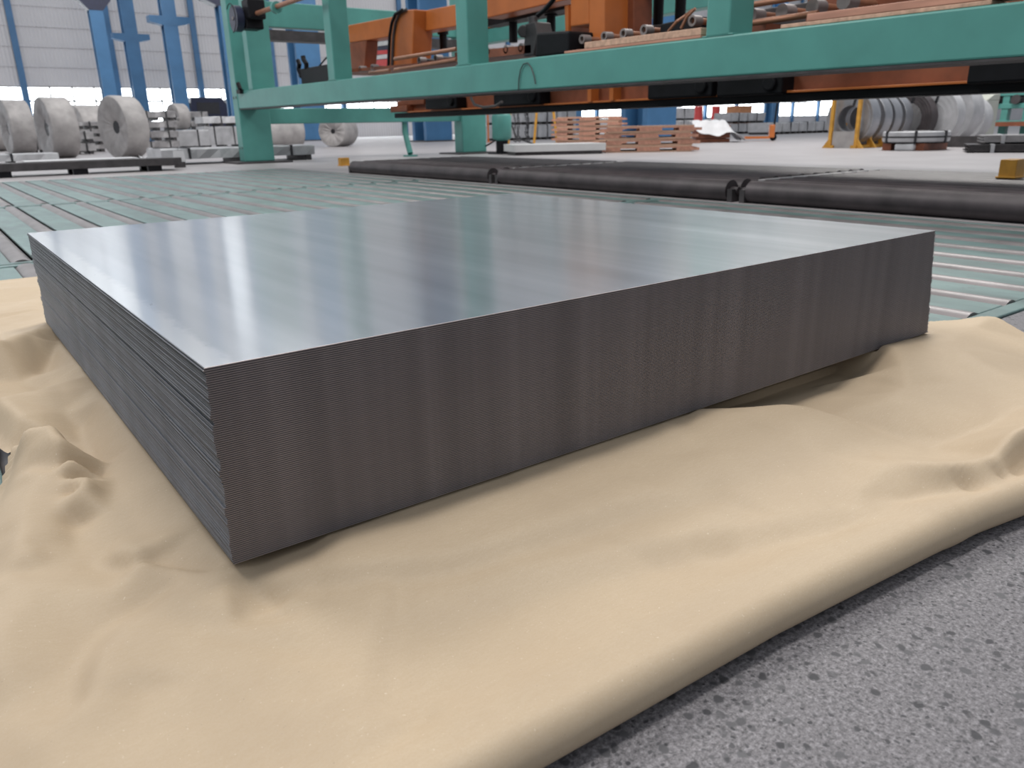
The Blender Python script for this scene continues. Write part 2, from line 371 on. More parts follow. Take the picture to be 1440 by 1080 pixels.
# ================================================================== brown paper around the stack
PAPER=[
 (-0.001,-0.004,0.056),(-0.001,0.032,0.056),(-0.002,0.069,0.056),(-0.002,0.102,0.056),(-0.002,0.137,0.056),(-0.003,0.173,0.057),(-0.003,0.212,0.057),(-0.003,0.253,0.057),
 (-0.003,0.299,0.057),(-0.003,0.348,0.057),(-0.003,0.4,0.057),(-0.002,0.457,0.057),(-0.002,0.517,0.057),(-0.003,0.583,0.057),(-0.003,0.653,0.057),(-0.004,0.73,0.057),
 (-0.004,0.813,0.057),(-0.004,0.905,0.057),(-0.003,1.006,0.057),(-0.003,1.118,0.057),(-0.001,1.262,0.058),(0.001,1.426,0.059),(0.003,1.439,0.06),(-0.033,1.347,0.07),
 (-0.065,1.259,0.08),(-0.094,1.199,0.085),(-0.121,1.141,0.09),(-0.149,1.121,0.085),(-0.176,1.103,0.08),(-0.202,1.086,0.075),(-0.006,1.281,0.048),(-0.032,1.181,0.042),
 (-0.055,1.093,0.036),(-0.075,0.97,0.032),(-0.209,1.061,0.045),(-0.186,1.055,0.044),(-0.162,1.049,0.043),(-0.138,1.043,0.042),(-0.102,1.04,0.038),(-0.075,0.97,0.032),
 (-0.153,0.825,0.058),(-0.133,0.716,0.055),(-0.078,1.79,0.042),(-0.043,1.798,0.043),(-0.006,1.805,0.045),(0.011,1.599,0.05),(-0.058,2.07,0.026),(-0.024,2.045,0.027),
 (0.01,2.021,0.029),(0.044,1.996,0.03),(-0.044,2.222,0.037),(-0.008,2.21,0.037),(0.027,2.199,0.037),(0.064,2.187,0.037),(-0.025,2.504,0.02),(0.015,2.503,0.02),
 (0.056,2.502,0.02),(0.097,2.502,0.02),(-0.142,0.515,0.08),(-0.122,0.506,0.084),(-0.102,0.496,0.088),(-0.099,0.448,0.084),(-0.097,0.403,0.08),(-0.094,0.33,0.074),
 (-0.146,0.448,0.052),(-0.132,0.427,0.053),(-0.119,0.407,0.054),(-0.096,0.356,0.062),(-0.149,0.415,0.058),(-0.135,0.398,0.058),(-0.121,0.381,0.058),(-0.1,0.333,0.064),
 (-0.142,0.515,0.08),(-0.144,0.479,0.064),(-0.146,0.448,0.052),(-0.065,0.747,0.04),(-0.049,0.691,0.026),(-0.058,0.616,0.025),(-0.065,0.549,0.024),(-0.074,0.481,0.026),
 (-0.083,0.418,0.028),(-0.095,0.377,0.027),(-0.105,0.338,0.026),(-0.116,0.286,0.028),(-0.125,0.237,0.03),(-0.132,0.193,0.033),(-0.139,0.151,0.036),(-0.094,0.33,0.072),
 (-0.102,0.313,0.059),(-0.11,0.298,0.046),(-0.02,0.601,0.046),(-0.032,0.511,0.046),(-0.042,0.431,0.046),(-0.055,0.373,0.044),(-0.068,0.321,0.042),(-0.079,0.273,0.04),
 (-0.147,0.583,0.05),(-0.162,0.499,0.045),(-0.171,0.449,0.043),(-0.18,0.402,0.042),(-0.189,0.356,0.042),(-0.197,0.314,0.042),(-0.159,0.36,0.052),(-0.167,0.317,0.051),
 (-0.173,0.278,0.049),(-0.18,0.241,0.048),(-0.125,0.337,0.05),(-0.133,0.3,0.047),(-0.141,0.265,0.043),(-0.148,0.233,0.04),(-0.158,0.203,0.038),(-0.168,0.174,0.036),
 (-0.209,0.185,0.036),(-0.196,0.18,0.035),(-0.182,0.175,0.034),(-0.168,0.138,0.04),(-0.21,0.141,0.046),(-0.197,0.128,0.046),(-0.184,0.115,0.046),(-0.171,0.102,0.046),
 (-0.01,-0.002,0.055),(-0.02,0.017,0.055),(-0.031,0.036,0.054),(-0.042,0.056,0.054),(-0.052,0.069,0.054),(-0.063,0.083,0.054),(-0.074,0.097,0.054),(-0.082,0.122,0.051),
 (-0.091,0.148,0.048),(-0.017,0.026,0.042),(-0.03,0.047,0.04),(-0.045,0.068,0.038),(-0.059,0.087,0.037),(-0.075,0.106,0.036),(-0.089,0.122,0.034),(-0.104,0.137,0.032),
 (-0.118,0.153,0.03),(-0.118,0.153,0.03),(-0.107,0.178,0.032),(-0.095,0.204,0.034),(-0.081,0.209,0.037),(-0.067,0.214,0.04),(-0.012,-0.018,0.056),(-0.025,-0.064,0.055),
 (-0.03,-0.087,0.046),(0.001,-0.015,0.052),(-0.007,-0.036,0.049),(-0.015,-0.056,0.046),(-0.023,-0.076,0.042),(0.009,-0.023,0.05),(0.015,-0.047,0.036),(0.021,-0.074,0.036),
 (0.027,-0.101,0.036),(0.023,-0.037,0.054),(0.021,-0.075,0.05),(0.028,-0.095,0.049),(0.035,-0.114,0.048),(0.056,-0.044,0.055),(0.069,-0.053,0.055),(0.082,-0.062,0.055),
 (0.094,-0.071,0.055),(0.107,-0.08,0.055),(0.12,-0.085,0.055),(0.133,-0.09,0.055),(0.147,-0.095,0.055),(0.16,-0.1,0.055),(0.174,-0.105,0.055),(0.187,-0.11,0.055),
 (0.203,-0.114,0.055),(0.218,-0.117,0.055),(0.234,-0.12,0.055),(0.25,-0.124,0.055),(0.266,-0.127,0.055),(0.285,-0.129,0.055),(0.303,-0.131,0.055),(0.322,-0.132,0.055),
 (0.341,-0.134,0.055),(0.361,-0.137,0.055),(0.381,-0.139,0.055),(0.402,-0.142,0.055),(0.423,-0.144,0.055),(0.444,-0.147,0.055),(0.466,-0.149,0.055),(0.487,-0.153,0.055),
 (0.508,-0.156,0.055),(0.529,-0.159,0.054),(0.551,-0.163,0.054),(0.573,-0.166,0.054),(0.596,-0.17,0.054),(0.035,-0.053,0.045),(0.048,-0.062,0.045),(0.06,-0.071,0.045),
 (0.073,-0.08,0.044),(0.085,-0.089,0.044),(0.098,-0.098,0.044),(0.11,-0.103,0.044),(0.123,-0.109,0.044),(0.135,-0.114,0.043),(0.148,-0.12,0.043),(0.161,-0.126,0.043),
 (0.174,-0.131,0.043),(0.188,-0.135,0.043),(0.203,-0.139,0.043),(0.218,-0.143,0.043),(0.233,-0.147,0.043),(0.248,-0.151,0.043),(0.265,-0.154,0.043),(0.283,-0.157,0.043),
 (0.3,-0.16,0.043),(0.318,-0.163,0.043),(0.336,-0.166,0.043),(0.355,-0.169,0.043),(0.374,-0.172,0.043),(0.393,-0.176,0.044),(0.413,-0.179,0.044),(0.433,-0.182,0.044),
 (0.452,-0.186,0.044),(0.471,-0.19,0.044),(0.491,-0.194,0.044),(0.511,-0.198,0.045),(0.531,-0.203,0.045),(0.552,-0.207,0.045),(0.164,0.037,0.056),(0.181,0.037,0.056),
 (0.199,0.036,0.056),(0.217,0.036,0.056),(0.235,0.036,0.057),(0.253,0.035,0.057),(0.272,0.035,0.057),(0.292,0.034,0.057),(0.311,0.034,0.057),(0.331,0.033,0.057),
 (0.352,0.033,0.057),(0.372,0.032,0.057),(0.393,0.032,0.057),(0.415,0.031,0.057),(0.437,0.03,0.057),(0.46,0.03,0.057),(0.483,0.029,0.057),(0.51,0.028,0.057),
 (0.537,0.027,0.057),(0.566,0.025,0.058),(0.595,0.024,0.058),(0.624,0.023,0.058),(0.655,0.022,0.058),(0.14,-0.162,0.046),(0.155,-0.164,0.046),(0.17,-0.166,0.046),
 (0.185,-0.168,0.046),(0.201,-0.171,0.047),(0.217,-0.173,0.047),(0.233,-0.175,0.047),(0.249,-0.178,0.047),(0.263,-0.183,0.047),(0.277,-0.188,0.047),(0.292,-0.193,0.047),
 (0.306,-0.198,0.047),(0.321,-0.204,0.047),(0.335,-0.209,0.047),(0.35,-0.215,0.047),(0.365,-0.22,0.047),(0.38,-0.226,0.047),(0.395,-0.231,0.047),(0.412,-0.237,0.047),
 (0.428,-0.243,0.047),(0.445,-0.249,0.047),(0.462,-0.255,0.047),(0.479,-0.261,0.047),(0.496,-0.267,0.047),(0.514,-0.273,0.047),(0.531,-0.279,0.047),(0.549,-0.285,0.047),
 (0.567,-0.292,0.047),(0.584,-0.298,0.046),(0.602,-0.305,0.046),(0.62,-0.312,0.046),(0.638,-0.318,0.046),(0.657,-0.325,0.045),(0.675,-0.332,0.045),(0.148,-0.218,0.039),
 (0.164,-0.219,0.039),(0.181,-0.22,0.038),(0.198,-0.222,0.038),(0.215,-0.223,0.038),(0.229,-0.227,0.038),(0.243,-0.231,0.038),(0.257,-0.235,0.038),(0.272,-0.239,0.038),
 (0.286,-0.243,0.038),(0.301,-0.247,0.038),(0.316,-0.251,0.038),(0.331,-0.255,0.038),(0.347,-0.26,0.038),(0.362,-0.264,0.038),(0.378,-0.269,0.038),(0.395,-0.274,0.038),
 (0.411,-0.279,0.038),(0.428,-0.285,0.038),(0.445,-0.29,0.038),(0.462,-0.295,0.038),(0.479,-0.301,0.038),(0.497,-0.306,0.038),(0.515,-0.312,0.038),(0.531,-0.318,0.038),
 (0.548,-0.324,0.038),(0.565,-0.331,0.038),(0.582,-0.337,0.039),(0.599,-0.344,0.039),(0.616,-0.351,0.039),(0.634,-0.358,0.039),(0.65,-0.366,0.04),(0.667,-0.375,0.041),
 (0.684,-0.383,0.042),(0.701,-0.392,0.043),(0.718,-0.401,0.044),(0.11,-0.133,0.05),(0.092,-0.154,0.049),(0.076,-0.174,0.049),(0.06,-0.193,0.048),(0.046,-0.215,0.048),
 (0.033,-0.235,0.047),(0.025,-0.249,0.047),(0.018,-0.264,0.046),(0.01,-0.277,0.046),(0.122,-0.155,0.041),(0.106,-0.177,0.04),(0.091,-0.198,0.039),(0.077,-0.217,0.038),
 (0.067,-0.235,0.038),(0.058,-0.252,0.038),(0.049,-0.268,0.038),(0.04,-0.283,0.038),(0.056,-0.304,0.036),(0.065,-0.291,0.037),(0.075,-0.278,0.038),(0.086,-0.263,0.039),
 (0.096,-0.248,0.04),(-0.065,0.033,0.04),(-0.078,0.03,0.037),(-0.092,0.028,0.034),(-0.105,0.024,0.034),(-0.119,0.019,0.033),(-0.131,0.014,0.033),(-0.144,0.01,0.032),
 (-0.153,-0.009,0.031),(-0.163,-0.028,0.03),(-0.168,-0.05,0.03),(-0.173,-0.071,0.03),(-0.177,-0.091,0.03),(-0.075,-0.015,0.05),(-0.089,-0.021,0.049),(-0.103,-0.027,0.049),
 (-0.116,-0.032,0.048),(-0.127,-0.044,0.047),(-0.138,-0.055,0.047),(-0.148,-0.065,0.046),(-0.153,-0.084,0.045),(-0.159,-0.102,0.043),(-0.164,-0.119,0.042),(-0.118,-0.098,0.044),
 (-0.121,-0.12,0.036),(-0.128,-0.135,0.036),(-0.134,-0.15,0.035),(-0.14,-0.164,0.035),(-0.145,-0.177,0.034),(-0.151,-0.19,0.034),(0.171,-0.345,0.048),(0.186,-0.344,0.048),
 (0.201,-0.344,0.048),(0.217,-0.343,0.048),(0.232,-0.343,0.048),(0.249,-0.342,0.048),(0.266,-0.342,0.048),(0.283,-0.341,0.048),(0.299,-0.342,0.048),(0.315,-0.343,0.048),
 (0.331,-0.343,0.048),(0.348,-0.344,0.048),(0.365,-0.345,0.048),(0.383,-0.346,0.048),(0.4,-0.349,0.048),(0.418,-0.353,0.048),(0.436,-0.356,0.048),(0.454,-0.36,0.048),
 (0.473,-0.363,0.048),(0.492,-0.367,0.048),(0.511,-0.371,0.048),(0.531,-0.374,0.048),(0.198,-0.292,0.042),(0.213,-0.293,0.042),(0.228,-0.295,0.042),(0.244,-0.296,0.042),
 (0.26,-0.298,0.042),(0.277,-0.299,0.042),(0.293,-0.301,0.042),(0.761,-0.006,0.06),(0.785,-0.02,0.06),(0.808,-0.034,0.059),(0.832,-0.049,0.059),(0.854,-0.059,0.058),
 (0.876,-0.069,0.057),(0.898,-0.08,0.056),(0.925,-0.097,0.052),(0.771,-0.025,0.057),(0.792,-0.045,0.058),(0.813,-0.064,0.058),(0.84,-0.078,0.057),(0.867,-0.093,0.056),
 (0.965,-0.083,0.036),(0.973,-0.106,0.033),(0.98,-0.128,0.031),(0.987,-0.149,0.028),(0.995,-0.171,0.026),(0.996,-0.201,0.027),(0.996,-0.231,0.028),(0.995,-0.255,0.028),
 (0.995,-0.279,0.028),(1.023,-0.284,0.03),(1.052,-0.289,0.031),(1.082,-0.294,0.033),(1.112,-0.299,0.034),(1.158,-0.301,0.036),(1.205,-0.303,0.038),(1.254,-0.306,0.04),
 (1.325,-0.027,0.064),(1.23,-0.101,0.06),(1.171,-0.147,0.056),(1.119,-0.156,0.053),(1.07,-0.165,0.05),(1.345,-0.073,0.06),(1.412,-0.069,0.057),(1.484,-0.064,0.055),
 (1.582,-0.048,0.053),(1.688,-0.032,0.052),(1.803,-0.014,0.05),(1.213,-0.167,0.052),(1.259,-0.173,0.051),(1.305,-0.179,0.049),(1.354,-0.186,0.048),(1.362,-0.21,0.047),
 (1.371,-0.233,0.047),(1.379,-0.256,0.046),(0.782,-0.303,0.058),(0.797,-0.318,0.06),(0.812,-0.332,0.062),(0.825,-0.349,0.063),(0.838,-0.366,0.064),(0.843,-0.364,0.062),
 (0.83,-0.384,0.05),(0.839,-0.393,0.034),(0.766,-0.314,0.056),(0.719,-0.318,0.049),(0.67,-0.326,0.043),(0.724,-0.333,0.043),(0.737,-0.346,0.042),(0.75,-0.358,0.041),
 (0.763,-0.37,0.04),(0.789,-0.38,0.038),(0.817,-0.391,0.036),(0.826,-0.4,0.038),(0.848,-0.401,0.045),(0.872,-0.401,0.051),(0.896,-0.402,0.058),(0.926,-0.401,0.065),
 (0.959,-0.401,0.073),(0.993,-0.4,0.08),(1.05,-0.397,0.077),(1.112,-0.394,0.073),(1.176,-0.391,0.07),(0.855,-0.403,0.02),(0.913,-0.405,0.022),(0.954,-0.406,0.026),
 (0.998,-0.406,0.03),(0.858,-0.415,0.02),(0.864,-0.441,0.02),(0.919,-0.438,0.022),(0.766,-0.413,0.052),(0.742,-0.407,0.051),(0.717,-0.4,0.05),(0.691,-0.392,0.049),
 (0.665,-0.384,0.048),(1.538,0.004,0.057),(1.575,-0.021,0.054),(0.994,0.053,0.012),(1.029,0.05,0.011),(1.065,0.046,0.01),(1.101,0.043,0.01),(1.139,0.039,0.009),
 (1.178,0.036,0.008),(1.218,0.03,0.01),(1.26,0.024,0.012),(0.894,0.057,0.02),(0.922,0.039,0.021),(0.951,0.022,0.022),(0.974,0.008,0.023),(0.997,-0.006,0.023),
 (1.021,-0.019,0.024),(-0.214,0.935,0.05),(-0.17,0.669,0.02),(-0.203,0.854,0.015),(-0.187,0.494,0.02),(-0.255,0.309,0.015),(-0.174,0.198,0.046),(-0.034,0.171,0.047),
 (-0.113,0.058,0.045),(-0.064,0.017,0.046),(-0.008,-0.198,0.044),(-0.058,-0.21,0.04),(-0.069,-0.149,0.044),(-0.219,0.033,0.045),(-0.23,-0.06,0.03),(-0.204,-0.134,0.038),
 (-0.236,-0.132,0.03),(-0.054,-0.281,0.035),(-0.108,-0.272,0.03),(-0.025,-0.348,0.04),(-0.198,-0.226,0.03),(-0.285,-0.147,0.02),(-0.291,0.133,0.02),(0.074,-0.343,0.046),
 (0.779,-0.226,0.052),(0.704,-0.183,0.058),(0.953,-0.46,0.02),(1.78,-0.105,0.025),(1.688,-0.223,0.02),(1.137,-0.276,0.04),(0.856,0.043,0.03),(0.06,0.06,0.05),
 (0.06,1.38,0.05),(0.7,0.75,0.02),(1.42,1.4,0.05),(0.5,0.1,0.05),(0.8,0.12,0.04),(1.1,0.3,0.019),(1.3,0.3,0.019),(1.45,0.4,0.03),
 (1.5,0.7,0.05),(1.6,1,0.03),(1.75,0.5,0.02),(1.9,0.2,0.03),(-0.2,2.5,0.02),(1.5,2.4,0.02),(0.3,2.3,0.02),(2.3,1,0.02),
 (2.3,-0.4,0.01),(-0.8,-0.6,0.01),(-0.6,2.5,0.02),(-0.4,1.6,0.02),(2.3,2.5,0.02),(-0.45,0.6,0.015),(0,-0.62,0.03),(1.2,-0.6,0.03),]
pts = np.array(PAPER); st = 0.0065
gx = np.arange(-0.42, 2.0, st); gy = np.arange(-0.56, 2.70, st)
vs2 = [Vector((p[0], p[1])) for p in PAPER]
ov, oe, of, oi, _, _ = delaunay_2d_cdt(vs2, [], [], 0, 0.0005)
zz = [PAPER[q[0]][2] if q else 0.02 for q in oi]
def tin(ov, of, zz, base):
  Hh = np.full((len(gx), len(gy)), base)
  for tri in of:
      a, b_, c_ = [np.array((ov[q].x, ov[q].y)) for q in tri]; za, zb_, zc = [zz[q] for q in tri]
      i0, i1 = np.searchsorted(gx, [min(a[0], b_[0], c_[0])-1e-6, max(a[0], b_[0], c_[0])+1e-6])
      j0, j1 = np.searchsorted(gy, [min(a[1], b_[1], c_[1])-1e-6, max(a[1], b_[1], c_[1])+1e-6])
      if i1 <= i0 or j1 <= j0: continue
      X, Y = np.meshgrid(gx[i0:i1], gy[j0:j1], indexing='ij')
      den = (b_[1]-c_[1])*(a[0]-c_[0])+(c_[0]-b_[0])*(a[1]-c_[1])
      if abs(den) < 1e-12: continue
      l1 = ((b_[1]-c_[1])*(X-c_[0])+(c_[0]-b_[0])*(Y-c_[1]))/den; l2 = ((c_[1]-a[1])*(X-c_[0])+(a[0]-c_[0])*(Y-c_[1]))/den
      l3 = 1-l1-l2; ins = (l1 > -1e-6) & (l2 > -1e-6) & (l3 > -1e-6)
      Hh[i0:i1, j0:j1][ins] = (l1*za+l2*zb_+l3*zc)[ins]
  return Hh
Hh = tin(ov, of, zz, 0.01)
# a second, finer net of creases
cp = [(-0.6, -0.7), (2.2, -0.7), (2.2, 2.9), (-0.6, 2.9)]+[(float(rng.uniform(-0.45, 2.05)), float(rng.uniform(-0.6, 2.7))) for q in range(1100)]
ov2, _, of2, oi2, _, _ = delaunay_2d_cdt([Vector(q) for q in cp], [], [], 0, 0.0005)
Kr = tin(ov2, of2, [float(rng.uniform(-1, 1))**3*0.0062 for q in ov2], 0.0)
def blur(A, sg):
    r = int(3*sg)+1; kx = np.exp(-0.5*(np.arange(-r, r+1)/sg)**2); kx /= kx.sum()
    for ax in (0, 1):
        pad = [(0, 0), (0, 0)]; pad[ax] = (r, r); B = np.pad(A, pad, mode='edge'); out = np.zeros_like(A)
        for q, kv in enumerate(kx):
            out += kv*(B[q:q+A.shape[0], :] if ax == 0 else B[:, q:q+A.shape[1]])
        A = out
    return A
sharp = blur(Hh, 0.95); soft = blur(Hh, 2.0)
Xg, Yg = np.meshgrid(gx, gy, indexing='ij')
Hh = 0.85*sharp+0.15*soft
Hh = Hh+0.5*(Hh-blur(Hh, 12))+blur(Kr, 0.7)
for q in range(16):                                   # faint wrinkles
    th = rng.uniform(0, PI); fr_ = rng.uniform(9, 30); ph = rng.uniform(0, 6.28)
    Hh += 0.00035*np.sin(fr_*(Xg*math.cos(th)+Yg*math.sin(th))+ph+1.5*np.sin(4*Xg+3*Yg+q))
inside = (Xg > 0.003) & (Xg < 1.545) & (Yg > -0.003) & (Yg < 1.462)
Hh[inside] = np.minimum(Hh[inside], ZB-0.003)
hollow = (Xg > 0.30) & (Xg < 1.12) & (Yg > 0.21) & (Yg < 1.29)
Hh[hollow] = np.minimum(Hh[hollow], 0.019)
overroll = (Yg > 0.2) & ~inside
Hh = np.maximum(Hh, np.where(Yg > 0.06, 0.019, 0.008))
YE = np.interp(gx, [-0.42, 0.0, 0.42, 0.70, 0.80, 0.90, 1.2, 2.0], [-0.36, -0.365, -0.382, -0.405, -0.415, -0.432, -0.45, -0.47])
RR = 0.027
# param grid: j over v; v below YE rolls under
Px, Py, Pz = Xg.copy(), Yg.copy(), Hh.copy()
for i in range(len(gx)):
    je = int(np.searchsorted(gy, YE[i])); he = max(Hh[i, je], 0.050*0.6+0.02)
    blend = np.clip((gy-YE[i])/0.05, 0, 1); Pz[i] = np.where(gy >= YE[i], Hh[i]*blend+he*(1-blend), Pz[i])
    rr = max(0.016, (he-0.006)/1.75)
    s_ = YE[i]-gy[:je]; th = np.minimum(s_/rr, 2.5)
    Py[i, :je] = YE[i]-rr*np.sin(th); Pz[i, :je] = he-rr*(1-np.cos(th))
    over = s_/rr > 2.5; Py[i, :je][over] += (s_[over]-2.5*rr)*0.8
poly = [(-0.42, 2.7), (-0.30, 2.56), (0.0, 2.555), (0.1, 2.55), (0.8, 2.50), (1.45, 2.2), (1.58, 1.2), (1.62, 0.30), (1.70, 0.085), (1.825, -0.006), (1.80, -0.12), (1.62, -0.33), (1.38, -0.56),
        (-0.42, -0.56), (-0.40, -0.1), (-0.33, 0.10), (-0.255, 0.309), (-0.187, 0.481), (-0.163, 0.573), (-0.152, 0.615), (-0.168, 0.669), (-0.205, 0.854), (-0.26, 1.1), (-0.32, 1.8), (-0.34, 2.5)]
ins = np.zeros(Xg.shape, bool)
for (x0, y0), (x1, y1) in zip(poly, poly[1:]+poly[:1]):
    cr = ((y0 > Yg) != (y1 > Yg))
    with np.errstate(divide='ignore', invalid='ignore'):
        xi = (x1-x0)*(Yg-y0)/((y1-y0) if y1 != y0 else 1e-9)+x0
    ins ^= cr & (Xg < xi)
idx = -np.ones(Xg.shape, int); used = np.zeros(Xg.shape, bool)
quad = ins[:-1, :-1] & ins[1:, :-1] & ins[1:, 1:] & ins[:-1, 1:]
for a, b_ in ((0, 0), (1, 0), (1, 1), (0, 1)):
    used[a:a+quad.shape[0], b_:b_+quad.shape[1]] |= quad
idx[used] = np.arange(used.sum())
cnt = np.zeros(Xg.shape, int)
for a, b_ in ((0, 0), (1, 0), (1, 1), (0, 1)): cnt[a:a+quad.shape[0], b_:b_+quad.shape[1]] += quad
for i, j in zip(*np.nonzero(used & (cnt < 4) & (Yg > YE[:, None]+0.01))):     # clean cut edge
    p_ = Vector((Xg[i, j], Yg[i, j])); best = None
    for (x0, y0), (x1, y1) in zip(poly, poly[1:]+poly[:1]):
        a_ = Vector((x0, y0)); d_ = Vector((x1-x0, y1-y0)); t_ = min(1, max(0, (p_-a_).dot(d_)/d_.length_squared)); q_ = a_+d_*t_
        if best is None or (q_-p_).length < best[0]: best = ((q_-p_).length, q_)
    if best[0] < 1.6*st: Px[i, j], Py[i, j] = best[1]
co = np.stack([Px[used], Py[used], Pz[used]], 1)
qi, qj = np.nonzero(quad)
faces = np.stack([idx[qi, qj], idx[qi+1, qj], idx[qi+1, qj+1], idx[qi, qj+1]], 1)
me = bpy.data.meshes.new('wrapping_paper'); me.from_pydata(co.tolist(), [], faces.tolist()); me.materials.append(M['paper'])
me.polygons.foreach_set('use_smooth', [True]*len(me.polygons))
o = bpy.data.objects.new('wrapping_paper', me); COL.objects.link(o)
tag(o, 'crumpled brown kraft paper spread out beneath the big steel stack', 'paper')

# ================================================================== flush roller beds with green cover plates
def roller_bed(x0, x1, y0, y1, label):
    t = thing('roller_conveyor', label, 'conveyor', ((x0+x1)/2, (y0+y1)/2, -0.16), 0, 'green plated roller beds'); cx, cy = (x0+x1)/2, (y0+y1)/2
    def L(b, nm, m_, **kw):
        b.v = [(p[0]-cx, p[1]-cy, p[2]+0.16) for p in b.v]; return b.build(nm, m_, t, **kw)
    k0 = math.ceil((x0+0.08-0.345)/0.24); xs_ = [0.345+0.24*q for q in range(k0, 100) if 0.345+0.24*q < x1-0.07]
    prev = x0
    for q in xs_:
        L(MB().cyl((q, y0+0.053, -0.044), (q, y1-0.053, -0.044), 0.054, 24).cyl((q, y0+0.02, -0.040), (q, y1-0.02, -0.040), 0.02, 10), 'roller', 'roller', smooth=True)
        L(MB().bx(prev, q-0.043, y0+0.055, y1-0.055, -0.012, 0.0), 'cover_plate', 'plate', bevel=0.004); prev = q+0.052
    L(MB().bx(prev, x1, y0+0.055, y1-0.055, -0.012, 0.0), 'cover_plate', 'plate', bevel=0.004)
    for yy in (y0, y1-0.05): L(MB().bx(x0, x1, yy, yy+0.05, -0.15, 0.003), 'end_rail', 'plate', bevel=0.004)
roller_bed(-1.25, 4.08, 6.39, 10.40, 'green plated roller bed farthest from the steel stack, beside the concrete')
roller_bed(-1.25, 4.08, 3.09, 6.37, 'green plated roller bed between the nearest bed and the farthest one')
roller_bed(-1.25, 4.08, 0.06, 3.07, 'green plated roller bed on which the big steel stack stands')
roller_bed(2.23, 4.08, -2.85, 0.04, 'short roller bed at right, in front of the black raised rollers')

# ================================================================== raised beds of black rollers
def roller_table(y0, y1, label):
    t = thing('roller_table', label, 'conveyor', (5.02, (y0+y1)/2, 0), 0, 'black raised roller tables'); cy = (y0+y1)/2
    hl = (y1-y0)/2
    for s_ in (-1, 1): MB().bx(-0.86, 0.87, s_*(hl-0.03)-0.02, s_*(hl-0.03)+0.02, 0.0, 0.085).build('end_frame', 'dark', t)
    MB().bx(-0.62, 0.87, hl-0.03, hl+0.028, 0.085, 0.138).build('joint_cover', 'pack_edge', t, bevel=0.004)
    for q in range(11):
        x = -0.80+q*0.16
        MB().cyl((x, -hl+0.06, 0.072), (x, hl-0.06, 0.072), 0.070, 20).cyl((x, -hl+0.0, 0.072), (x, hl-0.0, 0.072), 0.025, 10).build('roller', 'roller_dark', t, smooth=True)
    return t
roller_table(5.36, 8.45, 'black raised roller table at the left end of the row')
roller_table(2.58, 5.32, 'black raised roller table in the middle, behind the sheet stack')
roller_table(-0.28, 2.54, 'black raised roller table at right with shiny streaks on its front roller')
roller_table(-3.1, -0.32, 'black raised roller table cut off by the right edge')
for p, lab in ((at(484, 233, z=0), 'ochre end block at the left end of the black rollers'), (at(1421, 250, z=0.14), 'ochre block on the black rollers near the right edge')):
    o = MB().bx(-0.07, 0.07, -0.05, 0.05, 0, 0.115).bx(-0.085, 0.085, -0.06, 0.06, 0.0, 0.012).build('end_stop', 'yellow', bevel=0.006); o.location = p; tag(o, lab, 'block')

# ================================================================== green gantry frame of the stacking line
t = thing('gantry_frame', 'big sea-green steel gantry frame standing over the black rollers', 'machine frame', (4.6, 13.0, 0))
def G(b, nm, m_, par=None, **kw):
    p = par or t; q = p
    offs = Vector((0, 0, 0))
    while q: offs += Vector(q.location); q = q.parent
    b.v = [tuple(Vector(v_)-offs) for v_ in b.v]; return b.build(nm, m_, p, **kw)
zb0 = lambda y: 0.792+0.0068*(y-1); zb1 = lambda y: 1.049+0.0080*(y-1)
G(MB().bx(4.34, 4.86, 12.80, 13.06, 0.03, 3.4), 'leg', 'green', bevel=0.015)
G(MB().bx(8.78, 9.36, 12.85, 13.15, 0.03, 3.4), 'leg', 'green', bevel=0.015)
G(MB().bx(4.15, 5.1, 12.6, 13.3, 0.0, 0.03), 'foot_plate', 'dark', bevel=0.004)
G(MB().bx(8.55, 9.55, 12.6, 13.4, 0.0, 0.03), 'foot_plate', 'dark', bevel=0.004)
G(MB().prism([(-3.0, zb0(-3)), (12.81, zb0(12.8)), (12.81, zb1(12.8)), (-3.0, zb1(-3))], 'X', 4.35, 4.62), 'side_beam', 'green', bevel=0.012)
G(MB().prism([(-3.0, zb0(-3)-0.012), (12.8, zb0(12.8)-0.012), (12.8, zb0(12.8)), (-3.0, zb0(-3))], 'X', 4.345, 4.64), 'bottom_flange', 'dark')
for y in (2.95, 6.07, 9.12, 12.15):
    G(MB().bx(4.35, 4.60 if y < 12 else 4.72, y-0.10, y+0.10, zb1(y)-0.002, 3.4), 'post', 'green', bevel=0.012)
    if y < 12: G(MB().bx(4.352, 4.62, y-0.13, y+0.13, zb1(y)-0.001, zb1(y)+0.010), 'weld_plate', 'green', bevel=0.003)
G(MB().bx(4.86, 8.79, 12.9, 13.1, 0.63, 0.885), 'cross_beam', 'green', bevel=0.012)
G(MB().bx(4.86, 8.79, 12.9, 13.1, 2.16, 2.55), 'cross_beam', 'green', bevel=0.012)
G(MB().bx(4.70, 8.79, 12.72, 12.88, 1.95, 2.10).bx(4.70, 8.79, 12.66, 12.9, 1.93, 1.955), 'guide_rail', 'dark')
G(MB().bx(9.15, 9.4, -3, 12.86, 2.04, 2.28), 'side_beam', 'green', bevel=0.012)
G(MB().bx(9.15, 9.4, -3, 12.86, 2.30, 2.36), 'rail', 'orange')
for y in (9.0, 3.0): G(MB().bx(9.15, 9.4, y-0.1, y+0.1, 2.28, 3.4), 'post', 'green', bevel=0.012)
q = at(573, 216, z=0.02)
G(MB().tube([at(569, 172, y=13.0), at(569.5, 185, y=13.0), at(572, 196, y=12.97), at(577, 216, y=12.8)], 0.055, 8).bx(*[v_ for v_ in (at(577, 216, y=12.8).x-0.1, at(577, 216, y=12.8).x+0.1, 12.7, 12.9)], 0.0, 0.03), 'brace', 'green', smooth=True)
bolts = MB()
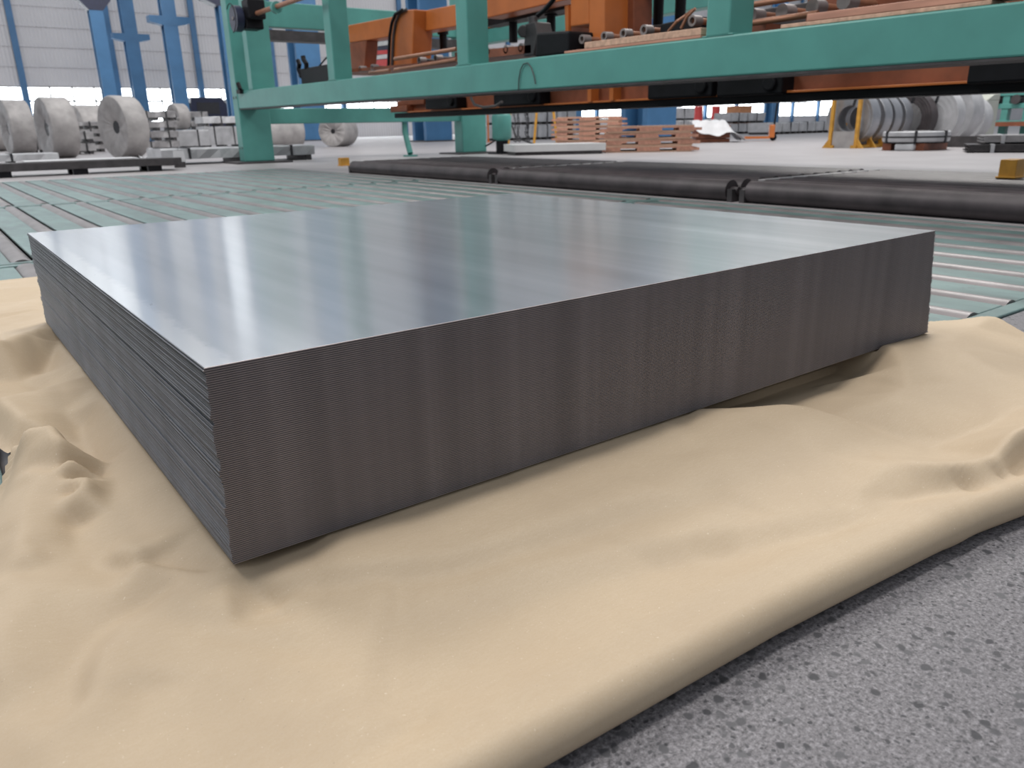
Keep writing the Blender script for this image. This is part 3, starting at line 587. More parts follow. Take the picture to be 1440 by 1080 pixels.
for y in (12.86, 12.98):
    for z in (0.25, 1.05): bolts.cyl((4.335, y, z), (4.345, y, z), 0.022, 8)
G(bolts, 'bolt', 'dark')
G(MB().cyl((4.32, 12.55, 1.16), (4.32, 12.62, 1.26), 0.035, 10).bx(4.29, 4.36, 12.5, 12.66, 1.10, 1.16), 'limit_switch', 'black')
# wire loop caught on the side beam
o = MB().tube([at(px, py, x=4.338) for px, py in ((729, 127), (729.5, 112), (732, 98), (736, 90), (742, 88.5), (747, 95), (751, 107), (753, 118))], 0.005, 6).build('wire_loop', 'dark', smooth=True)
tag(o, 'thin bent wire loop hanging on the long green beam', 'wire')
# drive with cardan shaft on the corner of the gantry
t2 = t; t = thing('gear_motor', 'black gear motor with copper shaft on the far corner of the gantry', 'motor', (4.5, 12.3, 2.1))
mc = at(328, 26, x=3.95)
G(MB().cyl(mc, mc+Vector((0.10, 0, 0)), 0.175, 28).cyl(mc+Vector((0.10, 0, 0)), mc+Vector((0.16, 0, 0)), 0.14, 28), 'fan_cover', 'navy', smooth=True)
fc = bpy.data.objects['fan_cover']; G(MB().cyl(mc-Vector((0.012, 0, 0)), mc, 0.026, 12), 'hub', 'ring', fc)
G(MB().tube([mc+Vector((-0.03, 0.0+0.19*math.cos(a), 0.19*math.sin(a))) for a in np.linspace(0.8, 4.6, 20)], 0.007, 6), 'cable', 'black', smooth=True)
sx = mc.x+0.22; G(MB().bx(mc.x+0.12, 4.335, mc.y-0.16, mc.y+0.14, mc.z-0.14, mc.z+0.12).bx(mc.x+0.13, 4.33, mc.y-0.3, mc.y-0.02, mc.z-0.02, mc.z+0.24).cyl((sx, mc.y-0.12, mc.z+0.24), (sx, mc.y-0.12, mc.z+0.42), 0.09, 14), 'gear_housing', 'black', bevel=0.02)
G(MB().cyl((4.20, at(358, 20, x=4.2).y, at(358, 20, x=4.2).z), (4.20, at(426, -1, x=4.2).y-1.2, at(426, -1, x=4.2).z+0.02), 0.032, 14), 'shaft', 'pipe', smooth=True)
cpl = at(387, 11, x=4.2); G(MB().cyl(cpl, cpl-Vector((0, 0.07, 0)), 0.075, 20), 'coupling', 'green', smooth=True)
# black cabinet behind the frame
jb = lambda px, py: at(px, py, x=4.72)
a_, b_ = jb(425, 113), jb(463, 113)
t = thing('junction_box', 'black junction box with bent levers behind the second green post', 'box', (4.8, a_.y, b_.z))
G(MB().bx(4.70, 4.92, b_.y-0.1, a_.y, b_.z-0.02, jb(440, 94).z), 'housing', 'black', bevel=0.02)
G(MB().tube([jb(431, 97), jb(431, 90), jb(427, 84), jb(426, 79)], 0.035, 8), 'lever', 'black', smooth=True)
G(MB().tube([jb(424, 108), jb(420, 97), jb(421, 90), jb(419, 85)], 0.035, 8), 'lever', 'black', smooth=True)
G(MB().tube([jb(449, 93), jb(454, 87), jb(460, 80), jb(468, 74)], 0.012, 6), 'cable', 'black', smooth=True)

# ================================================================== orange lifting carriage inside the gantry
t = thing('lifting_carriage', 'orange lifting carriage with black cylinders hung inside the green gantry', 'machine', (5.6, 6.0, 0.7))
def yz(px, py, X): p = at(px, py, x=X); return p.y, p.z
# upper girder in lengths, lower girder with flanges
for (a, b_, c_, d_) in (((487, 36), (641, 6), (487, 61), (641, 37)), ((682, -4), (803, -26), (682, 26), (803, -2)), ((855, -30), (1445, -120), (855, -10), (1445, -75))):
    G(MB().prism([yz(*a, 5.6), yz(*b_, 5.6), yz(*d_, 5.6), yz(*c_, 5.6)], 'X', 5.6, 5.85), 'upper_girder', 'orange', bevel=0.012)
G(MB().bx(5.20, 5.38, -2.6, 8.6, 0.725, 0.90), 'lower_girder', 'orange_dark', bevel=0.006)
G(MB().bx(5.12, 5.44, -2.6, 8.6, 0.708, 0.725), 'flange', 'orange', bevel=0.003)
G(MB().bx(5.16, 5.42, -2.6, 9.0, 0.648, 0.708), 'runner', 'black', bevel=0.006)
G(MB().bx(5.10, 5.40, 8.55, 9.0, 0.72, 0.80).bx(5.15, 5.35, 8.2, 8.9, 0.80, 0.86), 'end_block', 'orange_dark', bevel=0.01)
for y0_, y1_, z0_, z1_ in ((5.75, 6.55, 0.72, 0.86), (3.55, 4.25, 0.71, 0.86), (2.9, 3.5, 0.70, 0.88), (0.75, 1.6, 0.70, 0.9), (7.3, 8.0, 0.73, 0.85)):
    G(MB().bx(5.05, 5.30, y0_, y1_, z0_, z1_).cyl((5.02, y0_+0.1, z0_+0.08), (5.1, y0_+0.1, z0_+0.08), 0.06, 12), 'hoist_unit', 'black', bevel=0.02)
for y in (4.75, 5.05): G(MB().bx(5.10, 5.20, y-0.025, y+0.025, 0.72, 0.9), 'rib', 'orange')
G(MB().lathe([(-0.05, 0.055), (0.05, 0.055), (0.05, 0.035), (-0.05, 0.035), (-0.05, 0.055)], 'X', 20), 'probe', 'ring').location = Vector((5.0, 1.32, 0.83))-Vector(t.location)
# curved bracket arm with hoses
pl = [(9.80, 1.24), (9.20, 1.24), (9.16, 2.0), (9.3, 2.02), (9.55, 2.02), (9.72, 1.95), (9.79, 1.80)]
pl = [yz(*q, 5.42) for q in ((547, 97), (579, 93), (582, 13), (570, 14), (560, 17), (552, 26), (547, 42))]
G(MB().prism(pl, 'X', 5.42, 5.72), 'bracket_arm', 'orange', bevel=0.015)
hp = [at(px, py, x=5.38) for px, py in ((566, 14), (556, 20), (551, 32), (548, 50), (547, 70), (546, 98))]
G(MB().tube(hp, 0.022, 8), 'hose', 'black', smooth=True); G(MB().tube([p+Vector((0.02, -0.07, 0)) for p in hp], 0.018, 8), 'hose', 'dark', smooth=True)
G(MB().prism([yz(*q, 5.6) for q in ((488, 62), (515, 57), (512, 100), (490, 102))], 'X', 5.6, 5.8), 'bracket_arm', 'orange_dark', bevel=0.01)
# main column with an opening at its foot
cl = [yz(*q, 5.2) for q in ((802, -60), (852, -68), (850, 62), (828, 66), (828, 34), (802, 38))]
G(MB().prism([yz(*q, 5.2) for q in ((802, -60), (828, -64), (828, 34), (802, 38))], 'X', 5.2, 5.5).prism([yz(*q, 5.2) for q in ((828, -64), (850, -68), (850, 64), (828, 67))], 'X', 5.2, 5.55), 'column', 'orange', bevel=0.012)
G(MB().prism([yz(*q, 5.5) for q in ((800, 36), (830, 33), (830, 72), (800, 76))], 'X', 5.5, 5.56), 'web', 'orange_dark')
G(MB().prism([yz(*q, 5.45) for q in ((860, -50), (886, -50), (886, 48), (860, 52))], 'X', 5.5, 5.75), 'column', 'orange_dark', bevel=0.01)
G(MB().prism([yz(*q, 5.35) for q in ((851, -50), (859, -50), (859, 52), (851, 54))], 'X', 5.35, 5.4), 'guide_rod', 'black')
G(MB().prism([yz(*q, 5.2) for q in ((794, 8), (799, 7), (799, 44), (795, 45))], 'X', 5.2, 5.24), 'rib', 'orange')
# deck plate behind the small rollers, backing boards between the pipes at right
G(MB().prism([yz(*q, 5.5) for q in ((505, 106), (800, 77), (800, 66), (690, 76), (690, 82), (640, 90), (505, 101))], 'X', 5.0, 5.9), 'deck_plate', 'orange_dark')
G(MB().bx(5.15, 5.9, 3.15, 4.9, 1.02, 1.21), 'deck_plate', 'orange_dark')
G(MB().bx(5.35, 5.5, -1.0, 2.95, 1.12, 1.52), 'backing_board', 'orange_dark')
G(MB().bx(5.75, 5.95, 2.6, 8.3, 1.24, 1.40), 'tie_bar', 'dark', bevel=0.01)
for (a, b_) in (((555, 83), (642, 69)), ((555, 98.5), (642, 84)), ((1036, 10.5), (1145, -8)), ((1036, 35.5), (1150, 19)), ((520, 103), (548, 99))):
    G(MB().cyl(at(*a, x=4.95), at(*b_, x=4.95), 0.022, 12), 'pipe', 'pipe', smooth=True)
# ring ended suction rods
for (px, py, ln, r_) in ((506, 97, .4, .04), (523, 95, .4, .042), (589, 85, .4, .042), (612, 82, .4, .042), (686, 72, .4, .036), (711, 69.5, .5, .042), (732, 67, .5, .042), (818, 55, .3, .04), (849, 51, .4, .04), (876, 47, .5, .04), (905, 42, .5, .042), (973, 29, .4, .042), (1057, 20.5, .4, .045), (1099, 15.5, .4, .050), (1142, 9, .4, .050), (1186, 2, .4, .050)):
    c_ = at(px, py, x=5.0)
    rod = G(MB().cyl(c_+Vector((0.03, 0, 0)), c_+Vector((ln, -0.02, 0)), r_*0.6, 12), 'suction_rod', 'pipe' if px > 700 else 'dark', smooth=True)
    if px > 1000: G(MB().cyl(c_, c_+Vector((0.12, 0, 0)), r_, 20), 'end_cap', 'ring', rod, smooth=True)
    else:
        b = MB().lathe([(0, r_), (0.09, r_), (0.09, r_*0.55), (0, r_*0.62), (0, r_)], 'X', 20); b.v = [tuple(Vector(v_)+c_) for v_ in b.v]
        G(b, 'ring_end', 'ring', rod, smooth=True)
# black lifting cylinders
for px, y0_, y1_ in ((602, 50, 76), (624, 46, 72), (722, 26, 60), (775, 20, 45), (833, 0, 0), (897, -15, 40), (925, -18, 36), (956, -22, 30)):
    if y1_ == 0: continue
    c_ = at(px, y1_, x=6.0); e_ = at(px, y0_, x=6.0)
    G(MB().cyl((6.0, c_.y, c_.z), (6.0, c_.y, e_.z+0.12), 0.052, 14).cyl((6.0, c_.y, e_.z-0.02), (6.0, c_.y, e_.z+0.10), 0.075, 14), 'lifting_cylinder', 'black', smooth=True)
G(MB().prism([yz(*q, 5.9) for q in ((683, 27), (800, 2), (800, 12), (683, 38))], 'X', 5.88, 6.1), 'cable_tray', 'black')
# motor block with cables
G(MB().prism([yz(*q, 4.9) for q in ((754, 46), (800, 43), (799, 76), (752, 81))], 'X', 4.9, 5.25), 'motor_block', 'black', bevel=0.02)
G(MB().prism([yz(*q, 5.0) for q in ((738, 34), (752, 30), (756, 48), (750, 78), (736, 80))], 'X', 5.0, 5.2).cyl(at(736, 44, x=4.98), at(736, 44, x=5.2), 0.06, 12).cyl(at(749, 24, x=5.05), at(751, 44, x=5.05), 0.05, 10), 'valve_block', 'dark', bevel=0.01)
G(MB().tube([at(756, 22, x=5.1), at(766, 14, x=5.1), at(778, 0, x=5.1), at(786, -20, x=5.1)], 0.024, 8), 'hose', 'black', smooth=True)
G(MB().tube([at(940, 44, x=4.9), at(952, 30, x=4.9), at(964, 22, x=5.0), at(974, 14, x=5.0)], 0.012, 8).tube([at(958, 40, x=4.9), at(966, 24, x=4.9), at(978, 12, x=4.9)], 0.012, 8), 'hose', 'pipe', smooth=True)
G(MB().prism([yz(*q, 5.1) for q in ((928, 34), (978, 22), (978, 40), (928, 50))], 'X', 5.1, 5.3), 'valve_block', 'black', bevel=0.01)
G(MB().tube([at(662, 137, x=4.75), at(667, 147, x=4.75), at(680, 151, x=4.75), at(697, 149, x=4.75), at(706, 143, x=4.75)], 0.014, 8), 'hose', 'ring', smooth=True)
# coloured panel seen through the arm's opening
t = thing('switch_cabinet', 'dark blue panel with red and white bands seen through the orange arms', 'panel', (6.6, 11.2, 1.3))
P4 = lambda a, X: [yz(*q, X) for q in a]
G(MB().prism(P4(((516, 60), (546, 56), (546, 96), (514, 100)), 6.6), 'X', 6.6, 6.9), 'housing', 'navy', bevel=0.01)
G(MB().prism(P4(((523, 72), (546, 70), (546, 76), (523, 77)), 6.59), 'X', 6.585, 6.61), 'red_band', 'red'); G(MB().prism(P4(((523, 79), (546, 76), (546, 82), (523, 84)), 6.59), 'X', 6.585, 6.61), 'white_band', 'white')
G(MB().prism(P4(((523, 85), (546, 83), (546, 94), (523, 96)), 6.59), 'X', 6.585, 6.61), 'red_band', 'red'); G(MB().prism(P4(((516, 61), (546, 57), (546, 63), (516, 67)), 6.59), 'X', 6.585, 6.61), 'white_band', 'white')
# boards lying on the long green beam
def board(y0, y1, z0, z1, x0, x1, m_, label):
    o = MB().prism([(y0, z0), (y1, z0+0.008*(y1-y0)), (y1, z1+0.008*(y1-y0)), (y0, z1)], 'X', x0, x1).build('timber_board', m_, bevel=0.004); tag(o, label, 'board', 'boards on the green beam')
board(3.10, 4.55, zb1(3.10)+.001, zb1(3.1)+0.020, 4.36, 4.56, 'timber_red', 'thin board on the green beam, left of the post it touches, lower of two')
board(3.10, 4.30, zb1(3.10)+.021, zb1(3.1)+0.068, 4.36, 4.50, 'timber', 'thick pale board on the green beam, left of the post it touches, upper of two')
board(1.22, 2.46, zb1(1.22)+.001, zb1(1.22)+0.024, 4.36, 4.58, 'timber', 'pale lower board at the right end of the green beam')
board(1.10, 2.28, zb1(1.22)+.024, zb1(1.22)+0.066, 4.36, 4.52, 'timber_red', 'reddish upper board at the right end of the green beam')
# green pressure vessel
bp = Vector((9.17, 12.05, 0))
t = thing('pressure_tank', 'small green pressure tank on a black stand beside the green leg', 'tank', bp)
b = MB().lathe([(0.235, 0), (0.24, 0.10), (0.27, 0.16), (0.31, 0.19), (0.69, 0.19), (0.745, 0.17), (0.785, 0.12), (0.80, 0.0)], 'Z', 32); b.build('vessel', 'green', t, smooth=True)
MB().cyl((0, 0, 0), (0, 0, 0.25), 0.12, 16).bx(-0.2, 0.2, -0.2, 0.2, 0, 0.02).build('stand', 'black', t)
MB().cyl((0, 0, 0.79), (0, 0, 0.87), 0.03, 10).build('valve', 'dark', t)
MB().tube([(0.1, 0.1, 0.15), (0.25, 0.2, 0.12), (0.35, 0.3, 0.03)], 0.02, 8).build('hose', 'black', t, smooth=True)
MB().tube([(-0.12, 0.0, 0.28), (-0.25, 0.05, 0.20), (-0.38, 0.02, 0.16)], 0.015, 8).build('hose', 'black', t, smooth=True)

# ================================================================== blue hall columns
def column(px, wpx, Y, label, base=True, bracket=None, light=False):
    p = at(px, 187, y=Y); dep = (p-CAM).dot(fwd); wd = wpx*dep/FPX
    t = thing('steel_column', label, 'column', (p.x, Y, 0), 0, 'blue hall columns')
    h = wd/2; f_ = wd*0.16
    MB().bx(-h, h, -h*0.9, -h*0.9+f_, 0, 13.3).bx(-h, h, h*0.9-f_, h*0.9, 0, 13.3).bx(-f_*0.5, f_*0.5, -h*0.9+f_, h*0.9-f_, 0, 13.3).build('shaft', 'blue', t)
    MB().bx(-h*1.3, h*1.3, -h*1.2, h*1.2, 0, 0.05).build('base_plate', 'dark', t)
    if bracket:
        z1 = at(px, bracket[0], y=Y).z; z0 = at(px, bracket[1], y=Y).z; bw = bracket[2]*dep/FPX/2
        MB().prism([(-h, z0), (h, z0), (bw, z1-0.28), (bw, z1), (-bw, z1), (-bw, z1-0.28)], 'Y', -h*0.9-0.01, h*0.9+0.01).build('crane_bracket', bracket[3], t)
    return t
column(163, 17, 36, 'blue hall column with black crane fittings at its top, left of the bracketed ones', bracket=(-8, 17, 40, 'navy'))
column(205, 17, 49, 'blue hall column with the lower of the two winged brackets', bracket=(49, 60, 46, 'blue'))
column(260, 18, 42, 'blue hall column with the higher of the two winged brackets', bracket=(25, 38, 52, 'blue'))
column(338, 22, 40, 'blue hall column just left of the far green gantry leg', bracket=(-5, 12, 60, 'navy'))
column(438, 34, 40, 'broad blue hall column seen through the gantry above the black junction box')
column(608, 42, 27, 'blue hall column seen below the cross beam, between gantry legs')
column(911, 57, 17, 'broadest blue hall column, rising behind the wooden pallets')
column(810, 12, 45, 'slim blue hall column in front of the windows, left of the broadest one')
column(1083, 15, 30, 'slim blue hall column in front of the windows, right of the white covered pile')

# ================================================================== wrapped coils at left
def wrapped_coil(r, wd, label, loc, rz, group='paper wrapped coils at left', mat='wrap', seed=1, hole=0.27):
    t = thing('wrapped_coil', label, 'coil', loc, rz, group); h = wd/2
    b = MB().lathe([(-h, r*0.97), (-h+0.03, r), (-h*0.4, r*1.005), (h*0.3, r*0.995), (h-0.03, r), (h, r*0.97)], 'X', 48, 0.012, 0, seed)
    b.v = [(x_, y_, z_+r) for x_, y_, z_ in b.v]; b.build('wrapping', mat, t, smooth=True)
    for s_ in (-1, 1):
        rr = random.Random(seed+5); vs = []; n = 48
        for k_, (ra, dx) in enumerate(((0.97, 0), (0.72, 0.015), (0.45, -0.02), (hole, -0.09))):
            for i in range(n):
                a = 2*PI*i/n; dd = (rr.random()-0.5)*0.05*(1 if k_ in (1, 2) else 0.0)
                vs.append((s_*(h+dx+dd), r*ra*math.cos(a), r+r*ra*math.sin(a)))
        MB().add(vs, [(j*n+i, j*n+(i+1) % n, (j+1)*n+(i+1) % n, (j+1)*n+i) for j in range(3) for i in range(n)]).build('end_wrap', mat, t, smooth=True)
    MB().cyl((-h+0.085, 0, r), (h-0.085, 0, r), r*hole*1.02, 24).build('hollow', 'band', t)  # black plug stands in for the shade inside the open hole
    return t
def on(px, py, z=0.0): p = at(px, py, z=z); return (p.x, p.y, z)
R_ = math.radians
wrapped_coil(0.74, 0.85, 'grey wrapped coil cut off by the left edge of the photo', on(-8, 213), R_(8), seed=1)
wrapped_coil(0.77, 0.62, 'tall grey wrapped coil, second from the left edge of the photo', on(32, 217), R_(6), seed=2)
wrapped_coil(0.69, 0.58, 'tall grey wrapped coil in the middle of the left front row', on(88, 222), R_(8), seed=3)
wrapped_coil(0.665, 0.50, 'grey wrapped coil with pleated end and dark hole, right end of the front row', on(181, 222), R_(16), seed=4, hole=0.2)
p = at(131, 196, y=34); wrapped_coil(0.80, 1.15, 'smaller looking grey wrapped coil standing behind, between the two right front coils', (p.x, 34, 0), R_(14), seed=5)
p = at(55, 196, y=36); wrapped_coil(0.62, 0.6, 'small grey wrapped coil glimpsed between the second and middle coils', (p.x, 36, 0), R_(8), seed=6)
wrapped_coil(0.50, 1.2, 'grey wrapped roll lying just right of the far gantry leg', on(396, 209), R_(2), seed=8)
wrapped_coil(0.47, 0.95, 'grey wrapped coil with pleated end lying below the gantry cross beam', on(478, 206), R_(38), seed=9, hole=0.15)

# ================================================================== packs of sheets at left
def pack(loc, sx, sy, sz, label, rz=0, mat='wrap_white', straps=2, skids=True, group='wrapped sheet packs', name='sheet_pack', seed=0):
    t = thing(name, label, 'pack', loc, rz, group); z0 = 0.09 if skids else 0.0
    rr = random.Random(seed); b = MB(); n = 14
    for i in range(n):                                # lumpy wrapped block
        xa, xb = -sx/2+sx*i/n, -sx/2+sx*(i+1)/n
        e = lambda q: 0.015*math.sin(q*9+seed)+0.01*math.sin(q*23+seed*2)
        b.add([(xa, -sy/2+e(xa), z0), (xb, -sy/2+e(xb), z0), (xb, -sy/2+e(xb+1), z0+sz*0.92), (xa, -sy/2+e(xa+1), z0+sz*0.92), (xb, -sy/2+0.03, z0+sz+e(xb)*0.4), (xa, -sy/2+0.03, z0+sz+e(xa)*0.4), (xb, sy/2, z0+sz), (xa, sy/2, z0+sz), (xb, sy/2, z0), (xa, sy/2, z0)],
              [(0, 1, 2, 3), (3, 2, 4, 5), (5, 4, 6, 7), (7, 6, 8, 9)])
    m_ = len(b.v)
    b.add([b.v[0], b.v[3], b.v[5], b.v[7], b.v[9]], [(0, 1, 2, 3, 4)]); q = m_-10
    b.add([b.v[q+1], b.v[q+2], b.v[q+4], b.v[q+6], b.v[q+8]], [(0, 1, 2, 3, 4)])
    b.build('wrapping', mat, t)
    for i in range(straps):
        x_ = -sx/2+sx*(i+0.5)/straps; MB().bx(x_-0.02, x_+0.02, -sy/2-0.02, sy/2+0.01, z0+0.0, z0+sz+0.012).build('strap', 'band', t)
    if skids:
        for i in range(3):
            x_ = -sx/2+0.12+(sx-0.24)*i/2; MB().bx(x_-0.05, x_+0.05, -sy/2+0.01, sy/2-0.01, 0, 0.09).build('skid', 'dark', t)
    return t
p = at(333, 229, z=0); pack((p.x+0.15, 13.95, 0), 2.7, 1.0, 0.17, 'long low pale pack on the floor behind the far gantry leg', straps=3, seed=1)
z = 0
p = at(222, 210, y=27)
for i, lab in enumerate(('bottom', 'second', 'third', 'top')):
    pack((p.x, 27, z), 1.15, 1.0, 0.19, 'flat dull pack in the pile right of the pleated coil, %s of four' % lab, mat='pack_edge', seed=i+2); z += 0.30
p = at(260, 210, y=28.2)
pack((p.x, 28.2, 0), 1.45, 1.0, 0.52, 'pale block-like pack left of the far gantry leg, a coil standing on it', seed=7)
wrapped_coil(0.42, 0.42, 'small grey wrapped coil standing on the pale block-like pack', (p.x-0.05, 28.2, 0.62), R_(16), seed=11)
p2 = at(312, 207, y=29)
pack((p2.x, 29, 0), 1.35, 1.0, 0.62, 'pale pack left of the far gantry leg, lower of two', seed=8)
pack((p2.x-0.05, 29, 0.73), 1.25, 1.0, 0.22, 'crumpled white pack left of the far gantry leg, upper of two', mat='white', straps=1, seed=9)
p3 = at(270, 182, y=30.5); z = 0.0
for i, lab in enumerate(('bottom', 'second', 'third', 'top')):
    pack((p3.x+0.2, 31, z), 0.9, 1.0, 0.20, 'flat dull pack in the pile behind the small standing coil, %s of four' % lab, mat='pack_edge', seed=i+12); z += 0.32
p = at(115, 212, y=24); z = 0
for i, lab in enumerate(('lower', 'upper')):
    pack((p.x, 25, z), 0.9, 1.0, 0.20, 'dull strapped pack between the middle and pleated coils, %s of two' % lab, mat='pack_edge', seed=i+20); z += 0.315
p = at(60, 212, y=29.5)
pack((p.x, 29.5, 0), 0.7, 0.9, 0.5, 'dull strapped pack between the two tall front coils', mat='pack_edge', seed=23)
p = at(25, 233, z=0)
pack((p.x-0.1, 16.6, 0), 1.5, 0.8, 0.12, 'low pale strapped pack at the left edge of the photo', seed=24, straps=1)
p = at(145, 207, y=26); z = 0
for i, lab in enumerate(('bottom', 'second', 'third', 'top')):
    pack((p.x, 28, z), 0.75, 1.0, 0.12, 'thin dark-gapped pack just left of the pleated coil, %s of four' % lab, mat='pack_edge', seed=i+30, straps=1); z += 0.23
# dark skid table with a pale sheet on it
ps = at(128, 244, z=0)
t = thing('steel_skid', 'low dark steel skid on block feet at left, in front of the coils', 'skid', (ps.x+0.06, 11.85, 0), R_(-2))
MB().bx(-1.30, 1.12, -0.35, 0.35, 0.085, 0.17).bx(-1.30, 1.12, -0.37, -0.33, 0.075, 0.18).build('frame', 'dark', t, bevel=0.008)
for x_ in (-1.1, -0.2, 0.75):
    for y_ in (-0.28, 0.28): MB().bx(x_-0.09, x_+0.09, y_-0.07, y_+0.07, 0, 0.086).build('foot', 'black', t, bevel=0.005)
o = MB().bx(-0.75, 0.65, -0.28, 0.33, 0, 0.012).build('cover_sheet', 'white', bevel=0.003); o.location = (ps.x-0.02, 11.85, 0.1815); o.rotation_euler = (0, 0, R_(-2)); tag(o, 'pale thin sheet lying on the dark steel skid', 'sheet')
def scrap(px, py, y, w_, h_, label, seed):
    rr = random.Random(seed); n = 6; vs = [(-w_/2+w_*i/n, -h_/2+h_*j/n, 0.02+0.07*rr.random()) for i in range(n+1) for j in range(n+1)]
    o = MB().add(vs, [(i*(n+1)+j, (i+1)*(n+1)+j, (i+1)*(n+1)+j+1, i*(n+1)+j+1) for i in range(n) for j in range(n)]).build('paper_scrap', 'white'); o.location = (at(px, py, y=y).x, y, 0.0); tag(o, label, 'paper', 'paper scraps by the coils')
scrap(84, 228, 15.6, 0.4, 0.5, 'crumpled white paper scrap on the floor below the middle coil', 3); scrap(218, 224, 17.5, 0.5, 0.6, 'crumpled white paper scrap right of the pleated coil', 4)
t = thing('label_tag', 'white paper label hanging beside the dark skid', 'tag', (at(253, 232, y=12.4).x, 12.4, 0))
MB().prism([(-0.09, 0.10), (0.10, 0.08), (0.08, 0.25), (-0.07, 0.26)], 'Y', -0.004, 0.004).build('card', 'white', t); MB().tube([(0, 0, 0.25), (0.02, 0.03, 0.32)], 0.004, 5).bx(-0.08, 0.08, -0.03, 0.03, 0.0, 0.085).build('holder', 'dark', t)
# dark blue truck cab far back
p = at(284, 160, y=47)
t = thing('truck', 'dark blue truck far back by the windows, left of the gantry', 'truck', (p.x+0.3, 47, 0)); t.scale = (0.82, 0.82, 0.88)
MB().prism([(-1.3, 0.5), (1.2, 0.5), (1.2, 2.2), (0.8, 2.7), (-1.2, 2.7), (-1.35, 1.8)], 'Y', -0.9, 0.9).build('cab', 'navy', t, bevel=0.05)
MB().bx(-1.37, -1.3, -0.7, 0.7, 1.6, 2.4).bx(-0.9, 0.6, -0.93, -0.9, 1.7, 2.4).build('window', 'band', t)
MB().bx(1.25, 1.8, -0.9, 0.9, 0.8, 2.6).build('box', 'wrap_white', t); MB().bx(1.8, 2.5, -0.9, 0.9, 0.8, 2.5).build('box', 'cabinet', t)
MB().bx(-1.3, 2.5, -0.5, 0.5, 0.4, 0.8).build('chassis', 'black', t)
for x_ in (-0.8, 1.6):
    for y_ in (-0.85, 0.85): MB().cyl((x_, y_-0.13, 0.45), (x_, y_+0.13, 0.45), 0.45, 20).build('wheel', 'band', t)

# ================================================================== things behind the gantry
t = thing('sheet_bundle', 'pale grey sheet bundle lying flat in front of the wooden pallets', 'pack', (9.75, 10.9, 0), R_(-2))
c0 = at(724, 219, z=0); c1 = at(852, 216, z=0)
u_ = (c1-c0); wv_ = Vector((0.30, 0.75, 0))
t.location = c0; t.rotation_euler = (0, 0, 0)
MB().prism([(0, 0), (u_.x, u_.y), (u_.x+wv_.x, u_.y+wv_.y), (wv_.x, wv_.y)], 'Z', 0.06, 0.19).build('sheets', 'slab', t, bevel=0.006)
MB().prism([(0.05, 0.05), (u_.x-.05, u_.y+.05), (u_.x+wv_.x-.05, u_.y+wv_.y-.05), (wv_.x+.05, wv_.y-.05)], 'Z', 0.0, 0.06).build('skid', 'dark', t)
# wooden pallets
t = thing('wooden_pallet', '', 'pallet', (0, 0, 0), 0, 'stacked wooden pallets')
for i in range(6): MB().bx(-0.8, 0.8, -0.5+i*0.176, -0.5+i*0.176+0.15, 0.092, 0.118).build('deck_board', 'timber', t)
for y_ in (-0.45, 0, 0.45): MB().bx(-0.8, 0.8, y_-0.06, y_+0.06, 0.072, 0.092).build('stringer', 'timber_red', t)
for x_ in (-0.73, 0, 0.73):
    for y_ in (-0.45, 0, 0.45): MB().bx(x_-0.21, x_+0.21, y_-0.07, y_+0.07, 0.024, 0.072).build('block', 'timber_red', t)
for y_ in (-0.45, 0, 0.45): MB().bx(-0.8, 0.8, y_-0.06, y_+0.06, 0, 0.024).build('bottom_board', 'timber', t)
a0 = at(850, 215, z=0); a1 = at(974, 213, z=0); cpt = (a0+a1)/2; rz = math.atan2(a1.y-a0.y, a1.x-a0.x)
nrm = Vector((-math.sin(rz), math.cos(rz), 0))*0.5
fr_names = ('bottom', 'second', 'third', 'top')
t.location = cpt+nrm; t.rotation_euler = (0, 0, rz); t['label'] = 'wooden pallet in the wide pile before the broad blue column, bottom of four'
for i in (1, 2, 3): dup(t, cpt+nrm+Vector((0.03*(i % 2), 0.02*(i % 3), 0.119*i)), 'wooden pallet in the wide pile before the broad blue column, %s of four' % fr_names[i], rz+0.02*(i % 2), 'stacked wooden pallets')
b0 = at(829, 203, y=15.2)
for i, nm in enumerate(('bottom', 'second', 'third', 'fourth', 'fifth', 'top')): dup(t, Vector((b0.x, 15.2, 0.119*i)), 'wooden pallet in the narrow pile left of the wide pile, %s of six' % nm, R_(-50)+0.03*(i % 2), 'stacked wooden pallets')
# sling rack with chains
p = at(768, 204, z=0)
t = thing('sling_rack', 'yellow A-shaped rack with black lifting chains in front of the windows', 'rack', p, R_(-40))
for x0_, x1_ in ((-0.34, -0.22), (0.31, 0.16)): MB().cyl((x0_, 0, 0), (x1_, 0, 1.25), 0.035, 10).build('post', 'yellow', t)
MB().cyl((-1.0, 0, 1.22), (0.4, 0, 1.22), 0.03, 10).build('top_bar', 'yellow', t); MB().cyl((-1.05, 0, 0), (-0.95, 0, 1.25), 0.03, 10).build('post', 'yellow', t)
for cx in (-0.86, -0.75, -0.55, -0.49):
    b = MB()
    for i in range(16):
        z_ = 1.18-i*0.06; c_ = Vector((cx+0.02*math.sin(i*0.8), 0, z_)); a = (i % 2)*PI/2
        b.tube([c_+Vector((0.022*math.cos(s_)*math.cos(a), 0.022*math.cos(s_)*math.sin(a), 0.036*math.sin(s_))) for s_ in np.linspace(0, 2*PI, 9)], 0.010, 5)
    b.tube([(cx, 0, 0.25), (cx+0.05, 0, 0.18), (cx+0.02, 0, 0.10), (cx-0.05, 0, 0.14)], 0.02, 6).build('chain', 'band', t)
MB().tube([(-0.95, -0.1, 0.55), (-0.8, -0.2, 0.2), (-0.3, -0.3, 0.03), (0.5, -0.2, 0.03)], 0.022, 6).build('sling', 'band', t, smooth=True)
